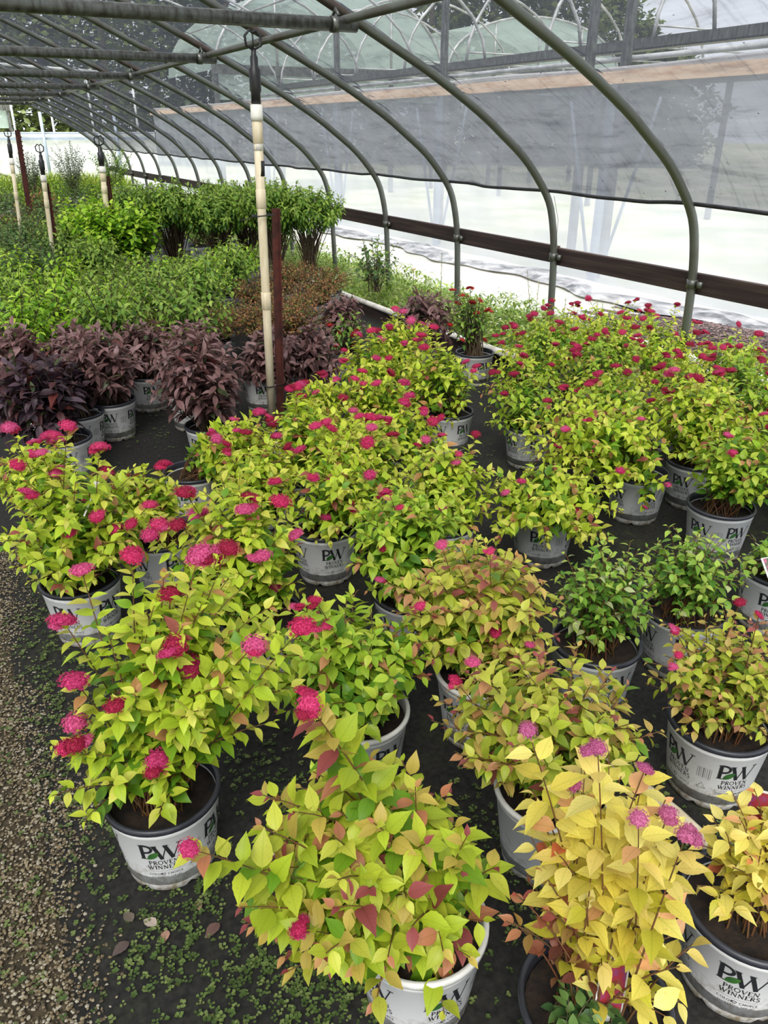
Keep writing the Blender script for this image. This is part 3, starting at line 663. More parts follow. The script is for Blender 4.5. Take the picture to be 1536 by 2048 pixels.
# ------------------------------------------------------------------ pots with print
PR, PB, PH = 0.140, 0.113, 0.245     # top radius, foot radius, height
def on_pot(u, h, off=0.0007):        # u = arc metres from print centre, h = height
    r = PB+(PR-PB)*h/(PH-0.03)+off; a = -PI/2+u/((PB+PR)/2); return Vector((r*math.cos(a), r*math.sin(a), h))
class Ink:
    def __init__(s): s.mb = MB()
    def quad(s, a, b, c, d, mi=0):
        # subdivide across so that the print follows the round pot
        n = max(1, int(max((Vector(b)-Vector(a)).length, (Vector(c)-Vector(d)).length)/0.012))
        a, b, c, d = map(Vector, (a, b, c, d))
        for i in range(n):
            p = [a.lerp(b, i/n), a.lerp(b, (i+1)/n), d.lerp(c, (i+1)/n), d.lerp(c, i/n)]
            s.mb.face([on_pot(q.x, q.y) for q in p], mi)
    def stroke(s, pts, w0, mi=0, w1=None):
        w1 = w0 if w1 is None else w1; P = [Vector((x, y)) for x, y in pts]; k = len(P)
        L = []; R = []
        for i in range(k):
            t = (P[min(i+1, k-1)]-P[max(i-1, 0)]).normalized(); nn = Vector((-t.y, t.x)); w = w0+(w1-w0)*(i/(k-1))
            L.append(P[i]+nn*w/2); R.append(P[i]-nn*w/2)
        for i in range(k-1): s.quad(L[i].to_3d(), L[i+1].to_3d(), R[i+1].to_3d(), R[i].to_3d(), mi)
def arcpts(cx, cy, rx, ry, a0, a1, n=8): return [(cx+rx*math.cos(math.radians(a0+(a1-a0)*i/n)), cy+ry*math.sin(math.radians(a0+(a1-a0)*i/n))) for i in range(n+1)]
GL = {'P': (0.62, [([(0.16, 0), (0.16, 1)], 1), ([(0.16, 0.97)] + arcpts(0.30, 0.72, 0.28, 0.25, 90, -90) + [(0.16, 0.47)], 0), ([(0.03, 0.02), (0.32, 0.02)], 2), ([(0.03, 0.98), (0.2, 0.98)], 2)]),
      'R': (0.70, [([(0.16, 0), (0.16, 1)], 1), ([(0.16, 0.97)] + arcpts(0.30, 0.74, 0.26, 0.23, 90, -90) + [(0.16, 0.51)], 0), ([(0.32, 0.5), (0.66, 0.02)], 1), ([(0.03, 0.02), (0.30, 0.02)], 2)]),
      'O': (0.86, [(arcpts(0.43, 0.5, 0.36, 0.47, 0, 360, 14), 0)]), 'C': (0.78, [(arcpts(0.43, 0.5, 0.36, 0.47, 45, 315, 12), 0)]),
      'V': (0.76, [([(0.08, 0.98), (0.38, 0.0)], 1), ([(0.38, 0.0), (0.70, 0.98)], 2), ([(0.0, 0.98), (0.2, 0.98)], 2), ([(0.58, 0.98), (0.78, 0.98)], 2)]),
      'E': (0.62, [([(0.16, 0), (0.16, 1)], 1), ([(0.04, 0.98), (0.56, 0.98)], 2), ([(0.16, 0.52), (0.46, 0.52)], 2), ([(0.04, 0.02), (0.58, 0.02)], 2), ([(0.56, 1.0), (0.56, 0.82)], 2), ([(0.58, 0.0), (0.58, 0.2)], 2)]),
      'N': (0.84, [([(0.14, 0), (0.14, 0.98)], 2), ([(0.12, 0.98), (0.70, 0.02)], 1), ([(0.70, 0), (0.70, 1)], 2), ([(0.02, 0.02), (0.26, 0.02)], 2), ([(0.58, 0.98), (0.82, 0.98)], 2)]),
      'W': (1.12, [([(0.08, 0.98), (0.34, 0.0)], 1), ([(0.34, 0.0), (0.56, 0.98)], 2), ([(0.50, 0.98), (0.76, 0.0)], 1), ([(0.76, 0.0), (1.04, 0.98)], 2), ([(-0.02, 0.98), (0.2, 0.98)], 2), ([(0.42, 0.98), (0.62, 0.98)], 2), ([(0.93, 0.98), (1.14, 0.98)], 2)]),
      'I': (0.34, [([(0.17, 0), (0.17, 1)], 1), ([(0.04, 0.02), (0.30, 0.02)], 2), ([(0.04, 0.98), (0.30, 0.98)], 2)]),
      'S': (0.56, [(arcpts(0.28, 0.75, 0.2, 0.22, 30, 270, 8) + arcpts(0.28, 0.27, 0.22, 0.25, 80, -150, 8), 0)]),
      'L': (0.56, [([(0.16, 0), (0.16, 1)], 1), ([(0.04, 0.02), (0.52, 0.02)], 2), ([(0.52, 0), (0.52, 0.2)], 2)]),
      'H': (0.8, [([(0.15, 0), (0.15, 1)], 1), ([(0.65, 0), (0.65, 1)], 1), ([(0.15, 0.5), (0.65, 0.5)], 2)]),
      'F': (0.58, [([(0.16, 0), (0.16, 1)], 1), ([(0.04, 0.98), (0.54, 0.98)], 2), ([(0.16, 0.52), (0.44, 0.52)], 2)]),
      'G': (0.84, [(arcpts(0.43, 0.5, 0.36, 0.47, 45, 360, 12), 0), ([(0.5, 0.5), (0.8, 0.5)], 2)]),
      'U': (0.8, [([(0.14, 1), (0.14, 0.35)] + arcpts(0.4, 0.3, 0.26, 0.28, 180, 360, 8) + [(0.66, 1)], 0)]),
      'B': (0.64, [([(0.16, 0), (0.16, 1)], 1), ([(0.16, 0.98)] + arcpts(0.28, 0.75, 0.22, 0.23, 90, -90) + arcpts(0.28, 0.26, 0.28, 0.25, 90, -90) + [(0.16, 0.01)], 0)]), ' ': (0.4, [])}
def text(ink, s, cu, h, size, mi=0, track=0.08, wt=1.0):
    wd = sum(GL[c][0]+track for c in s)*size; u = cu-wd/2
    for c in s:
        gw, st = GL[c]
        for pts, kind in st: ink.stroke([(u+x*size, h+y*size) for x, y in pts], size*wt*(0.12, 0.16, 0.07)[kind], mi)
        u += (gw+track)*size
def logo(ink, cu, big=True):
    s = 0.054; u0 = cu-0.050; h = 0.139
    for pts, kind in GL['P'][1]: ink.stroke([(u0+x*s, h+y*s) for x, y in pts], s*(0.13, 0.17, 0.05)[kind], 0)
    u1 = u0+0.60*s
    for pts, kind in GL['W'][1]: ink.stroke([(u1+x*s*1.12, h-0.002+y*s), ] if False else [(u1+x*s*1.12, h-0.002+y*s) for x, y in pts], s*(0.13, 0.17, 0.05)[kind], 0)
    # green leaf between the letters
    a = Vector((u0+0.33*s, h+0.0)); b = Vector((u0+0.86*s, h+0.50*s)); d = b-a; nn = Vector((-d.y, d.x)).normalized()
    k = 8; up = [a+d*(i/k)+nn*0.0092*math.sin(PI*i/k)**0.8 for i in range(k+1)]; dn = [a+d*(i/k)-nn*0.0092*math.sin(PI*i/k)**0.8 for i in range(k+1)]
    for i in range(k):
        p = [up[i], dn[i], dn[i+1], up[i+1]]; ink.mb.face([on_pot(q.x, q.y, 0.0013) for q in p], 2)
    text(ink, 'PROVEN', cu+0.004, 0.1165, 0.0150); text(ink, 'WINNERS', cu+0.004, 0.0975, 0.0150)
    ink.stroke([(cu-0.046, 0.089), (cu+0.052, 0.089)], 0.0007, 1)
    text(ink, 'COLOR', cu-0.021, 0.073, 0.0082, 0, 0.12); text(ink, 'CHOICE', cu+0.028, 0.073, 0.0082, 0, 0.12)
    ink.stroke([(cu-0.002+0.005*math.cos(t*0.7), 0.077+0.004*math.sin(t*0.7)) for t in range(9)], 0.002, 0)
    text(ink, 'FLOWERING SHRUBS', cu+0.004, 0.062, 0.0052, 0, 0.25)
ink = Ink(); CIRC = 2*PI*(PB+PR)/2
for k in range(5): logo(ink, CIRC*k/5)
for i, wdt in enumerate((1, 2, 1, 3, 1, 1, 2, 1)): ink.quad((0.062+i*0.005, 0.125, 0), (0.062+i*0.005+0.0008*wdt, 0.125, 0), (0.062+i*0.005+0.0008*wdt, 0.165, 0), (0.062+i*0.005, 0.165, 0), 1)
ink.stroke([(0.067, 0.085), (0.079, 0.105), (0.091, 0.085), (0.067, 0.085)], 0.002, 1)
PRINT_ME = ink.mb.mesh('print', [M['ink'], M['ink_grey'], M['ink_green']], False)
def pot_body():
    mb = MB(); n = 48
    prof = [(PB-0.006, 0.0), (PB+(PR-PB)*0.006/(PH-0.03), 0.006), (PB+(PR-PB)*0.022/(PH-0.03), 0.022), (PR, PH-0.03), (PR+0.002, PH-0.028), (PR+0.001, PH-0.012), (PR-0.004, PH-0.010), (PR-0.006, PH-0.03), (PB+0.005, 0.03), (0.0, 0.03)]
    mb.lathe(prof, n)
    for j in range(n):    # scalloped foot with drain cut-outs
        if j % 8 == 0:
            x, y, z = mb.v[j]; mb.v[j] = (x, y, 0.012); x, y, z = mb.v[n+j]; mb.v[n+j] = (x, y, 0.016)
    return mb.mesh('pot_shell', [M['pot']])
POT_ME = pot_body(); POT_GREY = POT_ME.copy(); POT_GREY.materials[0] = M['pot_grey']; POT_BLACK = POT_ME.copy(); POT_BLACK.materials[0] = M['black']
def rim_mesh(mat):
    mb = MB(); mb.lathe([(PR-0.006, PH-0.03), (PR-0.005, PH-0.002), (PR-0.002, PH+0.003), (PR+0.005, PH+0.003), (PR+0.008, PH-0.002), (PR+0.008, PH-0.011), (PR+0.001, PH-0.013)], 48); return mb.mesh('rim', [mat])
RIM_B = rim_mesh(M['rim_black']); RIM_W = rim_mesh(M['rim_white'])
def soil_mesh():
    mb = MB(); rg = random.Random(4); N = 28
    mb.v.append((0, 0, PH-0.028))
    for k in range(1, 6):
        for j in range(N):
            a = 2*PI*j/N; r = (PR-0.007)*k/5; mb.v.append((r*math.cos(a), r*math.sin(a), PH-0.035+(rg.uniform(-0.006, 0.008) if k < 5 else 0)))
    for j in range(N): mb.f.append((0, 1+j, 1+(j+1) % N)); mb.m.append(0)
    for k in range(4):
        for j in range(N): b = 1+k*N; mb.f.append((b+j, b+N+j, b+N+(j+1) % N, b+(j+1) % N)); mb.m.append(0)
    return mb.mesh('soil', [M['soil']])
SOIL = soil_mesh()
def put_pot(e, body='white', rim='black', rz=0.0, printed=True, scale=1.0):
    p = add('pot', {'white': POT_ME, 'grey': POT_GREY, 'black': POT_BLACK}[body], None, e); p.rotation_euler = (0, 0, rz); p.scale = (scale,)*3
    add('rim', RIM_B if rim == 'black' else RIM_W, None, p); add('soil', SOIL, None, p)
    if printed: add('print', PRINT_ME, None, p)
    return p

# ------------------------------------------------------------------ flower heads
def head_mesh(seed):
    rg = random.Random(seed); mb = MB(); N = 64
    for i in range(N):
        zf = 1-(i+0.5)/N*1.15; a = i*2.39996+rg.uniform(-0.2, 0.2); r = math.sqrt(max(0, 1-zf*zf))
        d = Vector((r*math.cos(a), r*math.sin(a), zf)).normalized(); c = Vector((d.x, d.y, d.z*0.62))*rg.uniform(0.86, 1.05)
        t = d.orthogonal().normalized(); b = d.cross(t); s = rg.uniform(0.13, 0.19); a0 = rg.uniform(0, 6)
        for k in range(5):
            q = a0+2*PI*k/5; e1 = t*math.cos(q)+b*math.sin(q); e2 = t*math.cos(q+0.55)+b*math.sin(q+0.55); e3 = t*math.cos(q-0.55)+b*math.sin(q-0.55)
            mb.face([c, c+e3*s*0.62+d*0.05, c+e1*s+d*0.03, c+e2*s*0.62+d*0.05])
        for k in range(4):
            q = rg.uniform(0, 6.28); e1 = (t*math.cos(q)+b*math.sin(q)); tip = c+d*rg.uniform(0.12, 0.20)+e1*rg.uniform(0.05, 0.2); sd = d.cross(e1)*0.010
            mb.face([c+sd, c-sd, tip-sd, tip+sd])
    b0 = len(mb.v)
    for k in range(5):
        ph = PI*(0.12+0.55*k/4)
        for j in range(10): q = 2*PI*j/10; mb.v.append((0.84*math.sin(ph)*math.cos(q), 0.84*math.sin(ph)*math.sin(q), 0.52*math.cos(ph)))
    for k in range(4):
        for j in range(10): mb.f.append((b0+k*10+j, b0+(k+1)*10+j, b0+(k+1)*10+(j+1) % 10, b0+k*10+(j+1) % 10)); mb.m.append(0)
    mb.f.append(tuple(b0+j for j in range(10))); mb.m.append(0)
    return mb.mesh('flower_head', [M['petal']], False)
HEADS = [head_mesh(i) for i in range(4)]
PINKS = [(214, 62, 116), (206, 50, 102), (194, 44, 92), (168, 36, 70), (216, 84, 138), (204, 60, 116)]
LILAC = [(204, 104, 150), (192, 92, 140)]

# ------------------------------------------------------------------ shrubs
def frame_cols(d, nr):
    y = d.normalized(); x = y.cross(nr); x = x.normalized() if x.length > 1e-4 else y.orthogonal().normalized(); z = x.cross(y); return x, y, z
PAL = {
    'russet': ([(120, 70, 58), (136, 92, 60)], [(160, 96, 72), (150, 118, 62)], [(176, 92, 80), (190, 128, 90)], []),   # (older leaves, mid, young tips, extra accents with chance)
    'lime':   ([(106, 150, 40), (128, 168, 44)], [(178, 202, 56), (190, 210, 62)], [(206, 216, 74), (214, 214, 92)], [((190, 140, 90), 0.025), ((164, 92, 78), 0.015)]),
    'limegreen': ([(88, 134, 40), (106, 152, 42)], [(150, 186, 52), (166, 196, 58)], [(190, 206, 72), (176, 200, 64)], [((196, 140, 96), 0.04)]),
    'rusty':  ([(104, 144, 42), (132, 154, 50)], [(180, 194, 62), (186, 190, 74)], [(202, 204, 84), (200, 174, 94)], [((190, 138, 96), 0.09), ((160, 92, 84), 0.045)]),
    'frontal': ([(108, 152, 36), (126, 166, 40)], [(176, 196, 52), (188, 200, 60)], [(198, 202, 74), (200, 178, 84)], [((186, 122, 88), 0.06), ((156, 78, 78), 0.03)]),
    'yellow': ([(198, 192, 64), (218, 200, 80)], [(232, 216, 96), (236, 222, 110)], [(240, 226, 128), (236, 212, 116)], [((228, 172, 118), 0.08), ((206, 110, 76), 0.02)]),
    'green':  ([(84, 130, 48), (98, 144, 50)], [(126, 168, 60), (142, 180, 66)], [(168, 196, 82), (180, 202, 92)], [((188, 196, 140), 0.05)]),
    'purple': ([(84, 62, 60), (98, 74, 72)], [(122, 90, 88), (132, 100, 98)], [(144, 106, 106), (154, 122, 122)], [((72, 82, 52), 0.05), ((112, 62, 58), 0.02)]),
    'darkpurple': ([(44, 36, 42), (56, 44, 50)], [(70, 54, 62), (84, 66, 76)], [(96, 76, 88), (88, 56, 58)], [((84, 96, 60), 0.05), ((112, 56, 52), 0.04)]),
    'bright': ([(96, 150, 40), (112, 166, 42)], [(138, 186, 46), (156, 200, 52)], [(176, 212, 62), (190, 218, 76)], []),
    'mid':    ([(78, 118, 46), (92, 132, 50)], [(118, 156, 58), (136, 170, 66)], [(160, 186, 80), (148, 178, 72)], []),
    'dark':   ([(54, 84, 48), (62, 94, 52)], [(78, 110, 58), (92, 124, 64)], [(110, 142, 74), (120, 150, 80)], []),
    'orange': ([(124, 104, 62), (134, 112, 58)], [(160, 112, 70), (172, 118, 76)], [(184, 126, 86), (150, 130, 66)], [((120, 140, 60), 0.2)]),
    'grey':   ([(112, 124, 100), (124, 136, 112)], [(146, 156, 132), (158, 166, 144)], [(170, 178, 160), (180, 186, 170)], []),
}
def pick(rg, pal, t):
    A = PAL[pal]
    if rg.random() < 0.9:
        for c, ch in A[3]:
            if rg.random() < ch*(0.5+t): return np.array(srgb(*c))*rg.uniform(0.85, 1.15)
    k = t+rg.gauss(0, 0.22); s = A[0] if k < 0.38 else (A[1] if k < 0.8 else A[2])
    return np.array(srgb(*s[rg.randrange(len(s))]))*rg.uniform(0.82, 1.15)
def crown_from_box(pos, box):
    x0, x1, y0, y1 = box; d = depth_of((pos[0], pos[1], 0.42)); c = at_depth((x0+x1)/2, (y0+y1)/2, d)
    r = (x1-x0)/2*d/FPX; hh = (y1-y0)/2*d/FPX; ang = math.atan2(CAM_H-c.z, math.hypot(c.x, c.y))
    rz = math.sqrt(max((hh**2-(r*0.9*math.sin(ang))**2), (0.25*r)**2))/math.cos(ang)
    return c, r, min(rz, 0.9*r+0.25)
LEAF_COUNT = [0]
def shrub(e, base, lobes, pal, L, seed, tmpl='spirea', n_stems=30, spacing=0.022, n_obj=0, flowers=(), head=(0.024, 0.036), cols=PINKS, t0=0.3, stem_mat='stem', droop=0.12, alpha=62, opposite=False, stem_r=0.0022, low_from=0.0, tipcol=None, bare=0.0):
    """base: world point of soil centre; lobes: (centre, r, rz) world; flowers: world points of heads"""
    rg = random.Random(seed); O = Vector(e.location); LV = []; stems = MB(); fl_pts = [Vector(p) for p in flowers]
    tips = []
    tot = sum(r*r*rz**0.5 for _, r, rz in lobes)
    for c, r, rz in lobes:
        k = max(4, int(n_stems*1.45*r*r*rz**0.5/tot))
        for i in range(k):
            zf = 1-1.72*((i+0.5)/k)**1.1; a = i*2.39996+rg.uniform(-0.35, 0.35); s = math.sqrt(max(0, 1-zf*zf)); q = rg.uniform(0.72, 1.0) if rg.random() < 0.8 else rg.uniform(0.4, 0.8)
            tips.append((Vector((c.x+r*s*math.cos(a)*q, c.y+r*s*math.sin(a)*q, c.z+rz*zf*q)), False))
    tips += [(p, True) for p in fl_pts]
    for tip, fl in tips:
        a = rg.uniform(0, 6.28); rr = 0.075*math.sqrt(rg.random()); b = Vector((base[0]+rr*math.cos(a), base[1]+rr*math.sin(a), base[2]-0.01))
        tip = Vector((tip.x, tip.y, max(tip.z, 0.03)))
        d = tip-b; hor = Vector((d.x, d.y, 0)); ctrl = b+hor*rg.uniform(0.2, 0.45)+Vector((0, 0, max(0.12, d.z*0.72+0.10*hor.length)))
        if fl: ctrl = b+hor*0.5+Vector((0, 0, max(0.08, d.z*0.6)))
        path = []
        for i in range(9):
            t = i/8; p = b*(1-t)**2+ctrl*2*t*(1-t)+tip*t*t
            path.append(p)
        ln = sum((path[i+1]-path[i]).length for i in range(8))
        stems.tube([p-O for p in path], [stem_r*(1.25-0.75*i/8) for i in range(9)], 4, 0, False)
        n = max(4, int(ln*(1-t0)/spacing)); az = rg.uniform(0, 6.28)
        for i in range(n):
            t = t0+(1-t0)*(i+0.5)/n
            if fl and t > 0.97: continue
            if rg.random() < bare: continue
            p = b*(1-t)**2+ctrl*2*t*(1-t)+tip*t*t; tg = ((ctrl-b)*(1-t)+(tip-ctrl)*t).normalized()
            az += 2.39996 if not opposite else (PI if i % 2 else PI/2)
            o1 = tg.orthogonal().normalized(); o2 = tg.cross(o1); rad = o1*math.cos(az)+o2*math.sin(az)
            al = math.radians((alpha if t < 0.93 else alpha*0.55)+rg.gauss(0, 9))
            dr = tg*math.cos(al)+rad*math.sin(al)+Vector((0, 0, -droop*rg.uniform(0.3, 1.6))); dr.normalize()
            nr = Vector((rg.gauss(0, 0.28), rg.gauss(0, 0.28), 1.0))+tg*0.25
            pf = 0.55+0.6*math.sin(PI*min(1, (t-t0)/(1-t0)*0.82+0.1)); s = L*pf*rg.uniform(0.75, 1.2)
            if t > 0.95 and not fl: s *= 0.6
            c = pick(rg, pal, (t-t0)/(1-t0))
            if tipcol and t > 0.95 and not fl and rg.random() < 0.42: c = np.array(srgb(*tipcol[rg.randrange(len(tipcol))]))
            LV.append((p, dr, nr, s, c))
    if stems.v:
        so = stems.build('stems', M[stem_mat], e); so['kind'] = 'stuff'
    # the leaves that show largest are objects of their own, the others one mesh
    C0 = sum((l[0] for l in lobes), Vector())/len(lobes); tc = (CAM-C0).normalized()
    LV.sort(key=lambda q: -((q[0]-C0).dot(tc)+0.5*q[3]+0.3*(q[0].z-C0.z)))
    lead, rest = LV[:n_obj], LV[n_obj:]
    if lead:
        mes = LEAF_ME[tmpl if tmpl in LEAF_ME else 'spirea']
        for p, dr, nr, s, c in lead:
            x, y, z = frame_cols(dr, nr); q = p-O
            o = bpy.data.objects.new('leaf', mes[rg.randrange(len(mes))]); COL.objects.link(o); o.parent = e
            o.matrix_basis = Matrix(((x.x*s, y.x*s, z.x*s, q.x), (x.y*s, y.y*s, z.y*s, q.y), (x.z*s, y.z*s, z.z*s, q.z), (0, 0, 0, 1)))
            o.color = (float(c[0]), float(c[1]), float(c[2]), 1)
        LEAF_COUNT[0] += len(lead)
    if rest:
        R = np.zeros((len(rest), 3, 3)); P = np.zeros((len(rest), 3)); S = np.zeros(len(rest)); Cc = np.zeros((len(rest), 3))
        for i, (p, dr, nr, s, c) in enumerate(rest):
            x, y, z = frame_cols(dr, nr); R[i, :, 0] = x; R[i, :, 1] = y; R[i, :, 2] = z; P[i] = p-O; S[i] = s; Cc[i] = c
        T = T_LO[tmpl]; me = np_join('foliage', T[0], T[1], R, P, S, Cc, T[2], M['foliage'])
        fo = add('foliage', me, None, e); fo['kind'] = 'stuff'
    for p in fl_pts:
        for k in range(rg.choice((1, 1, 2, 2, 3))):
            s = rg.uniform(*head)*(1 if k == 0 else 0.75); o = bpy.data.objects.new('flower_head', HEADS[rg.randrange(4)]); COL.objects.link(o); o.parent = e
            q = p-O+(Vector((rg.uniform(-1, 1), rg.uniform(-1, 1), -0.3))*s*1.1 if k else Vector())
            o.location = q; o.rotation_euler = (rg.gauss(0, 0.3), rg.gauss(0, 0.3), rg.uniform(0, 6)); o.scale = (s, s, s*rg.uniform(0.62, 0.95)); o.color = (*srgb(*cols[rg.randrange(len(cols))]), 1)
REDTIP = [(160, 82, 82), (190, 128, 94), (150, 72, 76), (200, 150, 96)]
def spirea(pos, boxes, pal, seed, label, L=0.050, n_stems=34, n_obj=300, flowers=(), rim='black', body='white', rz=0.0, group=None, printed=True, name='potted_spirea', tmpl='spirea', tip=None, head=(0.024, 0.036), cols=PINKS, spacing=0.0125, nrand=0, **kw):
    e = empty(name, (pos[0], pos[1], 0), label, 'potted plant', group)
    put_pot(e, body, rim, rz, printed); rg = random.Random(seed+999)
    lobes = [crown_from_box(pos, b) for b in boxes]; d0 = depth_of((pos[0], pos[1], 0.5)); fp = []
    for fx, fy in flowers: fp.append(at_depth(fx, fy, d0+rg.uniform(-0.20, -0.03)))
    for _ in range(nrand):
        c, r, rz_ = lobes[rg.randrange(len(lobes))]; a = rg.uniform(0, 6.28); q = math.sqrt(rg.random())*0.95
        fp.append(Vector((c.x+r*q*math.cos(a), c.y+r*q*math.sin(a), c.z+rz_*math.sqrt(1-q*q)*rg.uniform(0.9, 1.15)+0.02)))
    shrub(e, (pos[0], pos[1], PH-0.03), lobes, pal, L, seed, tmpl, n_stems, spacing, n_obj, fp, head, cols, tipcol=tip, **kw)
    return e

def face_cam(pos, deg=0): return math.atan2(-pos[1], -pos[0])+PI/2+math.radians(deg)
def SP_(k, pos, boxes, pal, label, deg=0, **kw): return spirea(pos, boxes, pal, 1000+k, label, rz=face_cam(pos, deg), **kw)
# --- front pots, each told apart
SP_(1, (0.20, 1.56), [(95, 420, 1385, 1640), (190, 620, 1110, 1490)], 'lime', 'tall lime spirea with many magenta heads in black-rimmed white pot beside the gravel', -13, n_stems=52,
    flowers=[(265, 1112), (163, 1140), (398, 1110), (457, 1096), (340, 1187), (150, 1447), (230, 1412), (316, 1522), (148, 1362), (350, 1292), (376, 1330), (508, 1292), (125, 1242), (605, 1254), (150, 1490)], head=(0.026, 0.036))
SP_(2, (0.19, 2.75), [(-45, 355, 900, 1215)], 'lime', 'lime spirea with scattered magenta heads in white pot on the gravel edge', 40, n_stems=44, n_obj=260,
    flowers=[(35, 930), (135, 852), (200, 896), (82, 905), (115, 940), (18, 856), (195, 1030), (230, 1058), (262, 1048), (300, 1010), (140, 1068), (55, 985)])
SP_(3, (0.70, 2.19), [(315, 635, 930, 1290)], 'lime', 'lime spirea with large pink heads standing behind the tall gravel-side spirea', 20, n_stems=40, n_obj=260,
    flowers=[(390, 1030), (355, 1050), (318, 1050), (300, 1070), (495, 992), (560, 1003), (590, 1070), (525, 1112), (490, 1020), (440, 1115), (545, 1172), (370, 985)], head=(0.026, 0.038))
SP_(4, (1.18, 2.71), [(555, 845, 860, 1110)], 'lime', 'lime spirea in dirt-smeared white pot in front of the tall cream riser', 15, n_stems=34, n_obj=220,
    flowers=[(625, 955), (665, 960), (675, 992), (740, 950), (708, 1013), (652, 1035), (735, 885), (800, 1012), (770, 985)])
SP_(5, (0.78, 1.59), [(485, 885, 1180, 1460)], 'limegreen', 'bushy lime-green spirea with three small pink heads in grey white-rimmed pot', 40, rim='white', body='grey', n_stems=50, tip=REDTIP,
    flowers=[(655, 1250), (600, 1212), (630, 1200)], head=(0.016, 0.022))
SP_(6, (0.59, 0.93), [(445, 1000, 1490, 1950), (770, 925, 1900, 2050)], 'frontal', 'wide speckled lime spirea with red tips sprawling over its white-rimmed pot', 28, rim='white', n_stems=56, L=0.060, tip=REDTIP,
    flowers=[(597, 1857), (378, 1697), (618, 1412), (612, 1386)], head=(0.018, 0.026))
SP_(7, (0.80, 0.62), [(1040, 1390, 1480, 1810), (1150, 1410, 1790, 2040)], 'yellow', 'golden-yellow spirea with lilac-pink heads in plain black pot', 0, rim='black', body='black', printed=False, n_stems=27, L=0.058, cols=LILAC,
    flowers=[(1056, 1460), (1195, 1495), (1147, 1566), (1290, 1538), (1337, 1626), (1277, 1637), (1372, 1672)], head=(0.015, 0.021), spacing=0.024)
SP_(8, (1.245, 0.62), [(1385, 1610, 1560, 1850)], 'yellow', 'sparse yellow spirea with orange tips in black-rimmed printed pot', 12, n_stems=24, L=0.046, spacing=0.024, tip=[(206, 84, 66), (214, 140, 80)])
SP_(9, (1.67, 1.06), [(1285, 1625, 1210, 1490)], 'rusty', 'compact spirea with small olive leaves in mossy-soiled black-rimmed pot', -40, n_stems=56, L=0.034, spacing=0.016,
    flowers=[(1347, 1258), (1357, 1310), (1347, 1333), (1518, 1230), (1480, 1205)], head=(0.012, 0.018))
SP_(10, (1.08, 1.09), [(850, 1320, 1270, 1600)], 'rusty', 'red-flecked lime spirea in plain grey pot with white rim', 130, rim='white', body='grey', n_stems=50, tip=REDTIP, L=0.046, printed=False,
    flowers=[(945, 1325), (910, 1362)], head=(0.014, 0.018))
SP_(11, (1.2, 1.57), [(760, 1145, 1050, 1350)], 'rusty', 'lime spirea flushed salmon at its top, with one pink head on a tall shoot', -35, rim='white', n_stems=50, tip=REDTIP,
    flowers=[(980, 1103), (883, 1090), (840, 1212), (990, 1262), (1060, 1290)], head=(0.014, 0.020))
SP_(12, (1.62, 1.52), [(1090, 1320, 1070, 1310)], 'green', 'wet green spirea with thin twigs in black-rimmed printed pot', 38, body='grey', n_stems=44, L=0.036, spacing=0.018)
SP_(13, (2.03, 1.52), [(1260, 1500, 1040, 1240)], 'green', 'rounded wet green spirea beside a picture tag', 90, body='grey', n_stems=46, L=0.036, spacing=0.017)
SP_(14, (1.24, 2.07), [(665, 965, 940, 1210)], 'limegreen', 'lime-green spirea with a few small magenta heads in grey pot, in mid bed', 20, body='grey', n_stems=44, n_obj=240,
    flowers=[(765, 1097), (760, 1160), (800, 1015), (885, 1017)], head=(0.014, 0.02))
SP_(15, (2.10, 2.38), [(930, 1265, 910, 1110)], 'lime', 'low lime spirea spreading over the cloth with two magenta heads', 0, body='grey', n_stems=42, n_obj=220,
    flowers=[(1043, 963), (1011, 985), (1150, 1016)], head=(0.016, 0.022))
SP_(16, (1.64, 2.5), [(775, 1005, 880, 1085)], 'lime', 'lime spirea dotted with magenta at the edge of the bare cloth path', 0, n_stems=38, n_obj=200,
    flowers=[(917, 908), (912, 925), (952, 868), (885, 870), (835, 890)], head=(0.016, 0.024))
SP_(17, (2.56, 1.53), [(1465, 1670, 1040, 1220)], 'green', 'dense green spirea at the bed side behind the picture tag', 0, n_stems=34, L=0.036, n_obj=160, spacing=0.018)
SP_(18, (2.83, 2.04), [(1365, 1620, 840, 1020)], 'limegreen', 'lime-green spirea in black-rimmed pot with its rim and soil showing', -30, body='grey', n_stems=36, n_obj=200, flowers=[(1455, 870), (1465, 905)], head=(0.016, 0.022))
SP_(19, (2.78, 2.49), [(1010, 1330, 780, 985)], 'lime', 'lime spirea with magenta heads above a grey printed pot standing clear on the cloth', 30, body='grey', n_stems=40, n_obj=200,
    flowers=[(1115, 893), (1130, 858), (1198, 902), (1290, 1015), (1335, 970), (1282, 838), (1178, 840), (1240, 940)], head=(0.016, 0.024))
SP_(20, (3.15, 2.47), [(1260, 1530, 740, 940)], 'lime', 'lime spirea over a dusty grey printed pot deep in the wall-side bed', -20, body='grey', n_stems=38, n_obj=160, nrand=6)
